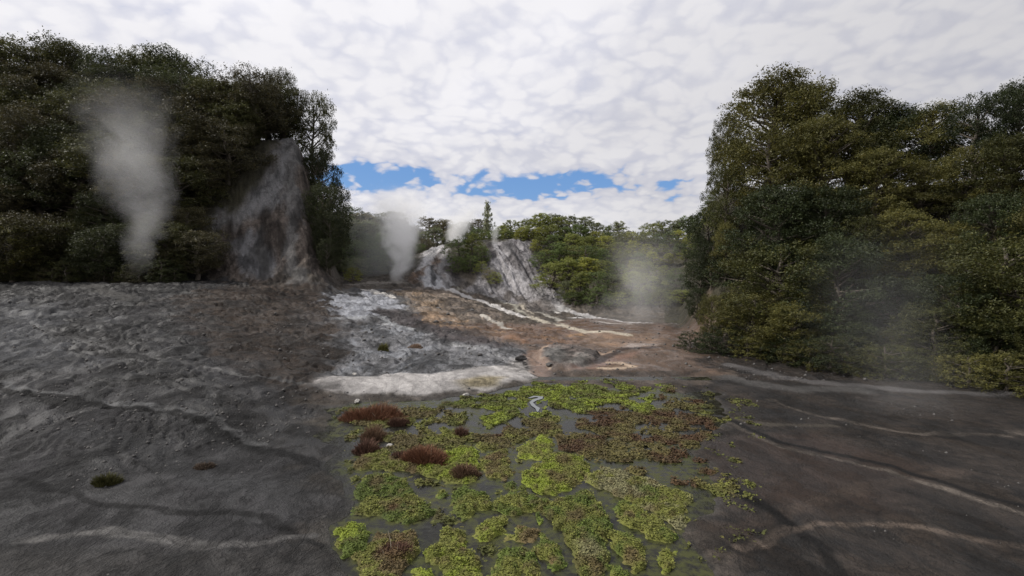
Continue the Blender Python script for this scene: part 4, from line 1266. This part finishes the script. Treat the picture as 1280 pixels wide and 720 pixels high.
def tree_at(x, y, top_z, kind, col, label, group, cat="tree", name="bush_tree", wf=1.0, base=None, maxh=9.0, minh=1.0):
    zb = float(h0(np.array([x]), np.array([y]))[0]) - 0.12 if base is None else base
    Ht = min(max(top_z - zb, minh), maxh)
    tm, cm = trng.choice(PROTO[kind])
    o = bpy.data.objects.new(name, None); COL.objects.link(o)
    o.empty_display_size = 0.3
    o.location = (x, y, zb)
    s = Ht / 5.0
    sx = s * wf
    o.scale = (sx, sx, s)
    o.rotation_euler = (0, 0, trng.uniform(0, 6.28))
    tag(o, label, cat, group)
    t = link("trunk", tm, None, o)
    c = link("crown", cm, None, o)
    k = trng.uniform(0.75, 1.38)
    c.color = (col[0] * k, col[1] * k, col[2] * k, 1)
    return o


def interp(pl, px):
    p = np.array(pl, float)
    return float(np.interp(px, p[:, 0], p[:, 1]))


ORD = ["first", "second", "third", "fourth", "fifth", "sixth", "seventh", "eighth", "ninth", "tenth", "eleventh", "twelfth", "thirteenth", "fourteenth", "fifteenth", "sixteenth", "seventeenth", "eighteenth", "nineteenth", "twentieth"]


def row(x0, x1, step, Y, tops, kinds, cols, phrase, group, wf=(0.9, 1.25), jy=1.2, maxh=9.0, lower=0, edge=None):
    """a row of trees along a depth Y(px): their tops follow the traced skyline"""
    px = x0 + step * 0.3; k = 0
    while px < x1:
        yy = (Y(px) if callable(Y) else Y) + trng.uniform(-jy, jy)
        tp = interp(tops, px) + (trng.uniform(-2, 5) if edge is None else trng.uniform(-16, 26)) + lower
        X, _, Zt = P(px, tp, yy)
        col = trng.choice(cols)
        kd = trng.choice(kinds)
        w = trng.uniform(*wf)
        if edge is not None and ((edge > 0 and px < edge) or (edge < 0 and px > -edge)):
            w *= 0.5
        lab = f"{CNAME[col]} tree, {ORD[k]} from left {phrase}"
        tree_at(X, yy, Zt, kd, col, lab, group, wf=w, maxh=maxh)
        k += 1
        px += step * trng.uniform(0.75, 1.25)


G_R = "bush trees right of the grey gully"
skyR = [(612, 284), (625, 280), (640, 276), (655, 277), (668, 272), (680, 266), (692, 267), (705, 272), (722, 270), (736, 277), (750, 281), (766, 279), (776, 278), (786, 291), (800, 287), (815, 281), (830, 276), (845, 276), (870, 268), (910, 260)]
W1 = (1.3, 1.75)
row(622, 905, 15, 55, skyR, ['layered', 'layered', 'round'], [OLV, OLV, DGR, GGR], "on the skyline right of the gully", G_R, lower=0, wf=W1)
row(612, 900, 16, 51, [(612, 290), (640, 285), (660, 286), (690, 278), (730, 282), (780, 292), (845, 286), (900, 278)], ['layered', 'layered', 'round'], [OLV, DGR, YEL], "just under the right skyline", G_R, wf=W1)
row(668, 900, 18, 47, [(667, 300), (690, 292), (720, 292), (760, 298), (800, 302), (850, 304), (900, 304)], ['layered', 'layered', 'shrub'], [OLV, YEL, OLV, DGR], "in the middle row of the right bush", G_R, wf=W1)
row(676, 895, 19, 43.5, [(676, 312), (700, 304), (720, 306), (760, 312), (800, 314), (850, 318), (900, 318)], ['layered', 'layered', 'shrub'], [OLV, DGR, YEL], "in the third row, right bush", G_R, wf=W1, jy=0.9)
row(684, 895, 20, 40, [(684, 335), (700, 324), (720, 322), (760, 326), (800, 328), (850, 332), (900, 332)], ['layered', 'layered', 'shrub'], [OLV, DGR, OLV, YEL], "in the second row, right bush", G_R, wf=W1, jy=0.7)
row(700, 890, 20, lambda px: 37.5 - (px - 700) * 0.012, [(698, 354), (715, 342), (735, 336), (760, 338), (800, 342), (850, 346), (900, 346)], ['layered', 'shrub'], [OLV, DGR, GGR], "in the front row of the right bush", G_R, wf=(1.2, 1.6), jy=0.5)
row(712, 890, 24, lambda px: 35.8 - (px - 716) * 0.010, [(712, 372), (735, 358), (760, 360), (850, 364), (900, 368)], ['shrub'], [DGR, OLV], "among low shrubs at the foot of the right bush", G_R, wf=(1.3, 1.8), jy=0.3)
G_L = "bush trees behind the steam"
skyL = [(380, 262), (438, 262), (447, 266), (458, 268), (472, 265), (490, 270), (510, 274), (522, 281), (532, 275), (545, 271), (556, 276), (566, 278), (580, 273), (596, 270), (612, 274)]
row(400, 612, 16, 66, skyL, ['round', 'layered'], [BRN, GGR, DGR], "on the skyline behind the main steam", G_L, wf=W1)
row(400, 612, 17, 60, [(380, 274), (438, 274), (480, 280), (520, 288), (560, 286), (600, 284)], ['round', 'layered', 'shrub'], [BRN, GGR], "in the second row behind the main steam", G_L, wf=W1)
row(402, 545, 17, 55, [(380, 288), (438, 288), (480, 292), (520, 300), (560, 298)], ['round', 'shrub'], [GGR, DGR, BRN], "in the middle row behind the main steam", G_L, wf=W1)
row(404, 528, 17, 51, [(380, 302), (438, 302), (470, 305), (500, 310), (530, 312)], ['round', 'shrub'], [GGR, DGR], "in the row low behind the main steam", G_L, wf=W1)
row(406, 512, 18, 47, [(380, 322), (438, 322), (470, 324), (500, 326), (520, 330)], ['shrub', 'round'], [GGR, DGR], "in the lowest front row behind the steam", G_L, wf=(1.3, 1.7), jy=0.6)
# trees on the flat top behind the dome and the gully
for (px, py, Y, kd, col, lb, wf) in (
        (566, 283, 58, 'round', GGR, "grey-green tree behind the dome, left of the rear steam", 1.0),
        (596, 285, 56, 'round', DGR, "dark rounded tree below the slim pale tree", 1.2),
        (608, 290, 53, 'shrub', OLV, "olive shrub on the rim between the dome and the gully", 1.5),
        (622, 288, 52, 'layered', GGR, "grey-green small tree at the left head of the gully", 1.2),
        (632, 286, 51, 'layered', OLV, "olive small tree on the rim above the gully", 1.2),
        (651, 288, 50.5, 'shrub', YEL, "yellow-green rounded shrub on the rim above the gully", 1.3),
        (661, 284, 50, 'layered', OLV, "olive small tree at the right end of the gully rim", 1.2),
        (668, 300, 46, 'layered', YEL, "yellow-green tree overhanging the right side of the gully", 1.2),
        (676, 314, 43.5, 'shrub', DGR, "dark shrub low on the right side of the gully", 1.3)):
    X, _, Zt = P(px, py, Y)
    tree_at(X, Y, Zt, kd, col, lb, 'trees on the rim of the terrace', wf=wf)
X, _, Zt = P(610, 251, 60)
tree_at(X, 60, Zt, 'slim', (0.24, 0.26, 0.17), "slim pale poplar-like tree standing alone above the skyline", None, name="slim_tree", maxh=9, wf=1.15)
# the dark shrubs on the knoll between dome and gully
for (px, py, Y, kd, col, lb, wf) in (
        (574, 297, 45.2, 'shrub', DGR, "dark shrub at the upper left of the knoll, beside the dome", 1.15),
        (590, 293, 45.6, 'layered', OLV, "tallest olive bush on top of the knoll", 1.1),
        (603, 306, 44.6, 'shrub', DGR, "dark shrub at the right of the knoll, by the gully", 1.05),
        (572, 320, 43.4, 'shrub', DGR, "dark shrub low on the left side of the knoll", 1.1),
        (588, 318, 43.4, 'shrub', DGR, "dark dense shrub in the middle of the knoll", 1.1),
        (602, 326, 42.8, 'shrub', OLV, "olive shrub low on the right side of the knoll", 1.1),
        (612, 338, 41.8, 'shrub', BRN, "brownish low shrub at the foot of the knoll toward the gully", 1.2),
        (620, 343, 41.4, 'shrub', OLV, "olive low shrub at the rightmost tip of the knoll", 1.2)):
    X, _, Zt = P(px, py, Y)
    tree_at(X, Y, Zt, kd, col, lb, 'shrubs on the knoll', cat="shrub", name="shrub", wf=wf)
X, _, Zt = P(440, 334, 41)
tree_at(X, 41, Zt, 'shrub', YEL, "small yellow-green shrub at the left foot of the steaming slope", 'shrubs on the knoll', cat="shrub", name="shrub", wf=1.3)

# near bluff on the right
NR = [(0.052, 0.056, 0.018), (0.028, 0.037, 0.015), (0.085, 0.083, 0.026)]
CNAME.update({NR[0]: "deep olive", NR[1]: "very dark green", NR[2]: "light olive"})
for (px, py, Y, lb) in ((882, 262, 24.5, "slim dark bush on the open left flank of the near right bluff, upper"), (876, 318, 23, "slim dark bush on the open left flank of the near right bluff, middle"),
                        (872, 362, 21.5, "low dark bush on the open left flank of the near right bluff, lower"), (890, 300, 22, "dark bush behind the left corner of the near right bluff")):
    X, _, Zt = P(px, py, Y)
    tree_at(X, Y, Zt, "nearround", NR[1], lb, "trees on the near right bluff", wf=0.8)
G_NR = "trees on the near right bluff"


def rb(s):
    """depth along a picture column at a distance s behind the foot of the right bluff"""
    def f(px):
        u = (px - 640) / 640 / CT
        nx, ny = -(RY1 - RY0) / _rl, (RX1 - RX0) / _rl
        return (s + RX0 * nx + RY0 * ny) / (u * nx + ny)
    return f


topR = [(880, 235), (900, 165), (925, 112), (950, 84), (975, 96), (1005, 112), (1030, 96), (1062, 88), (1085, 120), (1108, 152), (1135, 128), (1170, 116), (1200, 130), (1240, 98), (1290, 118), (1400, 112)]


row(892, 1350, 54, rb(8.5), topR, ['near', 'near', 'nearround'], NR, "on the skyline of the near right bluff", G_NR, jy=0.5, maxh=8.5, wf=(0.8, 1.3), edge=962)
row(892, 1350, 58, rb(6.0), [(a, b + 62) for a, b in topR], ['near', 'nearround'], NR, "in the upper row of the near right bluff", G_NR, jy=0.5, wf=(1.0, 1.25), edge=952)
row(890, 1350, 60, rb(3.8), [(a, b + 135) for a, b in topR], ['near', 'near', 'nearround'], NR, "in the middle row of the near right bluff", G_NR, jy=0.4, wf=(1.0, 1.3), edge=952)
row(888, 1350, 62, rb(2.0), [(a, b + 205) for a, b in topR], ['near', 'nearround'], NR, "in the lower row of the near right bluff", G_NR, jy=0.3, wf=(1.1, 1.4), edge=947)
row(872, 1350, 60, rb(0.8), [(860, 372), (1000, 390), (1290, 400)], ['nearround'], NR, "along the foot of the near right bluff", G_NR, jy=0.2, wf=(1.2, 1.6), edge=915)

# bluff on the left
NL = [(0.050, 0.053, 0.020), (0.036, 0.043, 0.018), (0.054, 0.050, 0.026)]
CNAME.update({NL[0]: "deep olive", NL[1]: "very dark green", NL[2]: "brown-green"})
G_NL = "trees on the left bluff"
topL = [(-80, 60), (0, 50), (22, 56), (45, 72), (75, 66), (110, 60), (150, 68), (200, 76), (240, 88), (270, 98), (300, 84), (340, 78), (380, 86), (400, 100), (412, 130), (422, 170)]
row(-60, 400, 36, 45, topL, ['nearround', 'near'], NL, "on the skyline of the left bluff", G_NL, jy=0.8, wf=(1.0, 1.3), edge=-345)
TERRACE = hit_poly([(232, 320), (280, 270), (320, 230), (345, 186), (410, 186), (405, 350), (330, 350), (260, 345)])
for Yb, words_ in ((42.5, "in the top row on the left bluff face"), (40.5, "in the second row down the left bluff face"), (38.5, "in the third row down the left bluff face"), (36.5, "in the fourth row down the left bluff face"), (34.5, "in the fifth row down the left bluff face"), (32.6, "in the sixth row down the left bluff face"), (31.0, "along the foot of the left bluff")):
    px = -70 + trng.uniform(0, 20); k = 0
    while px < 400:
        yy = Yb + trng.uniform(-0.6, 0.6)
        X = (px - 640) / 640 / CT * yy
        if sd_poly(np.array([X]), np.array([yy]), TERRACE, 3.0)[0] < -0.9 and not (Yb < 35 and 236 < px < 396) and not (px > 330 and yy > 41):
            Hh = trng.uniform(3.6, 5.4) * (0.75 if Yb < 33 else 1.0)
            zt = float(h0(np.array([X]), np.array([yy]))[0]) + Hh
            col = trng.choice(NL)
            tree_at(X, yy, zt, trng.choice(['nearround', 'near', 'nearround']), col, f"{CNAME[col]} tree, {ORD[k]} from left {words_}", G_NL, wf=trng.uniform(1.1, 1.45) * (0.65 if px > 355 else 1))
            k += 1
        px += 44 * trng.uniform(0.8, 1.2)
for (px, py, Y, lb) in ((398, 150, 41, "slim dark tree at the top right shoulder of the left bluff"), (408, 196, 39, "slim dark tree high on the right flank of the left bluff"),
                        (404, 235, 37, "slim dark tree halfway down the right flank of the left bluff"), (412, 268, 36, "slim dark tree low on the right flank of the left bluff"),
                        (408, 300, 34.5, "dark shrub at the foot of the right flank of the left bluff")):
    X, _, Zt = P(px, py, Y)
    tree_at(X, Y, Zt, 'nearround', NL[1], lb, G_NL, wf=0.62, maxh=6.0)
for (px, py, Y, lb, wf) in ((322, 104, 44, "dark tree on the brow above the bare dark slope, left of two", 1.0), (352, 108, 44, "dark tree on the brow above the bare dark slope, right of two", 1.0),
                           (330, 128, 43.4, "low bush at the top edge of the bare dark slope", 1.5), (350, 128, 43.4, "low bush at the top right corner of the bare dark slope", 1.2),
                           (232, 268, 33.5, "low bush at the left edge of the bare dark slope", 1.4), (262, 236, 36, "small bush halfway up the left edge of the bare dark slope", 1.4),
                           (300, 190, 39.5, "small bush near the top left of the bare dark slope", 1.4), (246, 318, 31.5, "small low bush at the left foot of the bare dark slope", 1.5),
                           (212, 205, 36, "bush first from the left in the line edging the bare slope", 1.2), (238, 188, 37.5, "bush second from the left in the line edging the bare slope", 1.2),
                           (264, 172, 39, "bush third from the left in the line edging the bare slope", 1.2), (290, 152, 40.5, "bush fourth from the left in the line edging the bare slope", 1.1),
                           (316, 132, 42, "bush fifth from the left in the line edging the bare slope", 1.1), (334, 118, 46, "dark tree behind the brow closing the gap over the bare slope", 1.3)):
    X, _, Zt = P(px, py, Y)
    Y = Y + (0.8 if py == 128 else 0)
    Zt = max(Zt, float(h0(np.array([X]), np.array([Y]))[0]) + 2.8)
    tree_at(X, Y, Zt, 'shrub' if py == 128 else 'nearround', NL[2] if py > 180 else NL[0], lb, G_NL, wf=wf, maxh=7.5)
X, _, Zt = P(12, 276, 29.5)
tree_at(X, 29.5, Zt, 'nearround', NR[2], "olive shrub at the far left foot of the bluff", G_NL, cat="shrub", name="shrub", wf=1.3)

# low scrub where the trees of both bluffs meet the bare mud
for k in range(20):
    px = 868 + k * 22 + trng.uniform(-6, 6)
    Y = rb(-0.25 + trng.uniform(-0.35, 0.25))(px)
    X = (px - 640) / 640 / CT * Y
    hh = trng.uniform(0.35, 1.0)
    col = trng.choice(NR)
    tree_at(X, Y, float(h0(np.array([X]), np.array([Y]))[0]) + hh, 'shrub', col, f"{CNAME[col]} low scrub, {ORD[k]} from left at the mud edge of the right bluff", "low scrub edging the bluffs", cat="shrub", name="shrub", wf=trng.uniform(1.2, 1.9), minh=0.3)
for k in range(16):
    px = -10 + k * 15.5 + trng.uniform(-5, 5)
    Y = 30.0 + trng.uniform(-0.6, 0.5)
    X = (px - 640) / 640 / CT * Y
    hh = trng.uniform(0.6, 1.5)
    col = trng.choice(NL)
    tree_at(X, Y, float(h0(np.array([X]), np.array([Y]))[0]) + hh, 'shrub', col, f"{CNAME[col]} low scrub, {ORD[k]} from left at the mud edge of the left bluff", "low scrub edging the bluffs", cat="shrub", name="shrub", wf=trng.uniform(1.2, 1.9), minh=0.3)

# ------------------------------------------------------------------ steam
def steam(name, label, base, Hs, r0, r1, A, B, dens, nscale, thr=(0.44, 0.70), lean_y=0.0, rise=1.0, flat=1.0, seed=0.0, fade=(0.0, 0.12, 0.6, 1.0)):
    """a rising column: a closed lofted body round a bent axis, its vapour thinning to nothing at the skin"""
    n, k = 14, 18
    V = []; F = []
    def axis(t): return A * t ** 1.5 + B * math.sin(5.0 * t + seed), lean_y * t
    def rad(t): return r0 + (r1 - r0) * t ** rise
    for i in range(n):
        t = i / (n - 1)
        ax, ay = axis(t)
        for j in range(k):
            w = 2 * math.pi * j / k
            V.append((ax + math.cos(w) * rad(t), ay + math.sin(w) * rad(t) * flat, t * Hs))
    for i in range(n - 1):
        for j in range(k):
            F.append((i * k + j, i * k + (j + 1) % k, (i + 1) * k + (j + 1) % k, (i + 1) * k + j))
    me = bpy.data.meshes.new(name)
    me.from_pydata(V, [], F + [tuple(range(k))[::-1], tuple(range((n - 1) * k, n * k))])
    me.update()
    m, g = new_mat(name)
    tc = g.add('ShaderNodeTexCoord'); ob = tc.outputs['Object']
    sp = g.add('ShaderNodeSeparateXYZ'); g.link(ob, sp.inputs[0])
    t = g.m('DIVIDE', sp.outputs[2], Hs, clamp=True)
    cx = g.m('ADD', g.m('MULTIPLY', g.m('POWER', t, 1.5), A), g.m('MULTIPLY', g.m('SINE', g.m('ADD', g.m('MULTIPLY', t, 5.0), seed)), B))
    cy = g.m('MULTIPLY', t, lean_y)
    R = g.m('ADD', r0, g.m('MULTIPLY', g.m('POWER', t, rise), r1 - r0))
    dx = g.m('DIVIDE', g.m('SUBTRACT', sp.outputs[0], cx), R)
    dy = g.m('DIVIDE', g.m('SUBTRACT', sp.outputs[1], cy), g.m('MULTIPLY', R, flat))
    q = g.m('SQRT', g.m('ADD', g.m('MULTIPLY', dx, dx), g.m('MULTIPLY', dy, dy)))
    core = g.ss(q, 0.1, 1.0, 1.0, 0.0)
    geo = g.add('ShaderNodeNewGeometry')
    pos = g.vm('ADD', geo.outputs['Position'], (seed * 7, seed * 3, -seed * 5))
    _, wv_ = g.noise(pos, nscale * 0.8, 2, 0.5)
    pos = g.vm('ADD', pos, g.vm('SCALE', g.vm('SUBTRACT', wv_, (0.5, 0.5, 0.5)), 1.1 / nscale))
    n1, _ = g.noise(pos, nscale, 5, 0.62, 0.3)
    puff = g.ss(g.m('ADD', n1, g.m('MULTIPLY', g.m('SUBTRACT', core, 0.5), 0.45)), thr[0], thr[1])
    fz = g.m('MULTIPLY', g.ss(t, fade[0], fade[1]), g.ss(t, fade[2], fade[3], 1.0, 0.0))
    D = g.m('MULTIPLY', g.m('MULTIPLY', g.m('MULTIPLY', core, puff), fz), dens)
    pv_ = g.add('ShaderNodeVolumePrincipled')
    pv_.inputs['Color'].default_value = (0.995, 0.995, 0.995, 1)
    pv_.inputs['Anisotropy'].default_value = 0.0
    g.link(D, pv_.inputs['Density'])
    o = g.add('ShaderNodeOutputMaterial'); g.link(pv_.outputs[0], o.inputs['Volume'])
    ob_ = link(name, me, m, loc=base)
    tag(ob_, label, "steam", "steam rising from the hot ground")
    return ob_


def sb(px, py, Y): return P(px, py, Y)


steam("steam_plume", "thick white steam column rising from the left foot of the grey dome", sb(493, 356, 39), 7.6, 1.0, 4.8, 0.9, 0.35, 1.5, 0.9, thr=(0.47, 0.78), fade=(0.0, 0.15, 0.4, 1.0))
steam("steam_plume", "smaller pale steam plume rising behind the dome and the dark shrubs", sb(566, 312, 53), 4.6, 1.4, 3.2, 2.0, 0.2, 1.4, 0.8, thr=(0.48, 0.76), seed=1.7, fade=(0.0, 0.25, 0.5, 1.0))
steam("steam_plume", "thin wisp of steam over the head of the grey gully", sb(622, 316, 45), 2.6, 0.5, 0.9, -0.3, 0.15, 0.7, 0.9, seed=2.9)
steam("drifting_steam", "broad grey drifting steam in front of the right bush", sb(812, 425, 25), 6.0, 4.6, 3.4, -1.0, 0.5, 0.17, 0.45, thr=(0.44, 0.80), flat=0.8, seed=4.1, fade=(0.0, 0.35, 0.45, 1.0))
steam("drifting_steam", "faint veil of steam over the trees at the left of the dome", sb(480, 350, 45), 8.0, 5.5, 6.5, 0.0, 0.3, 0.10, 0.25, thr=(0.25, 0.65), flat=0.5, seed=5.3, fade=(0.0, 0.1, 0.6, 1.0))
steam("steam_plume", "tall dim steam column before the trees of the left bluff", sb(168, 352, 28), 11.5, 1.2, 5.6, 0.6, 0.6, 0.17, 0.55, thr=(0.46, 0.80), seed=6.6, fade=(0.0, 0.22, 0.45, 1.0))
steam("drifting_steam", "dim steam drifting low across the near right bluff", sb(1120, 560, 10.4), 5.0, 2.4, 2.6, -0.4, 0.2, 0.05, 0.4, thr=(0.3, 0.7), flat=0.6, seed=7.7, fade=(0.0, 0.2, 0.4, 1.0))
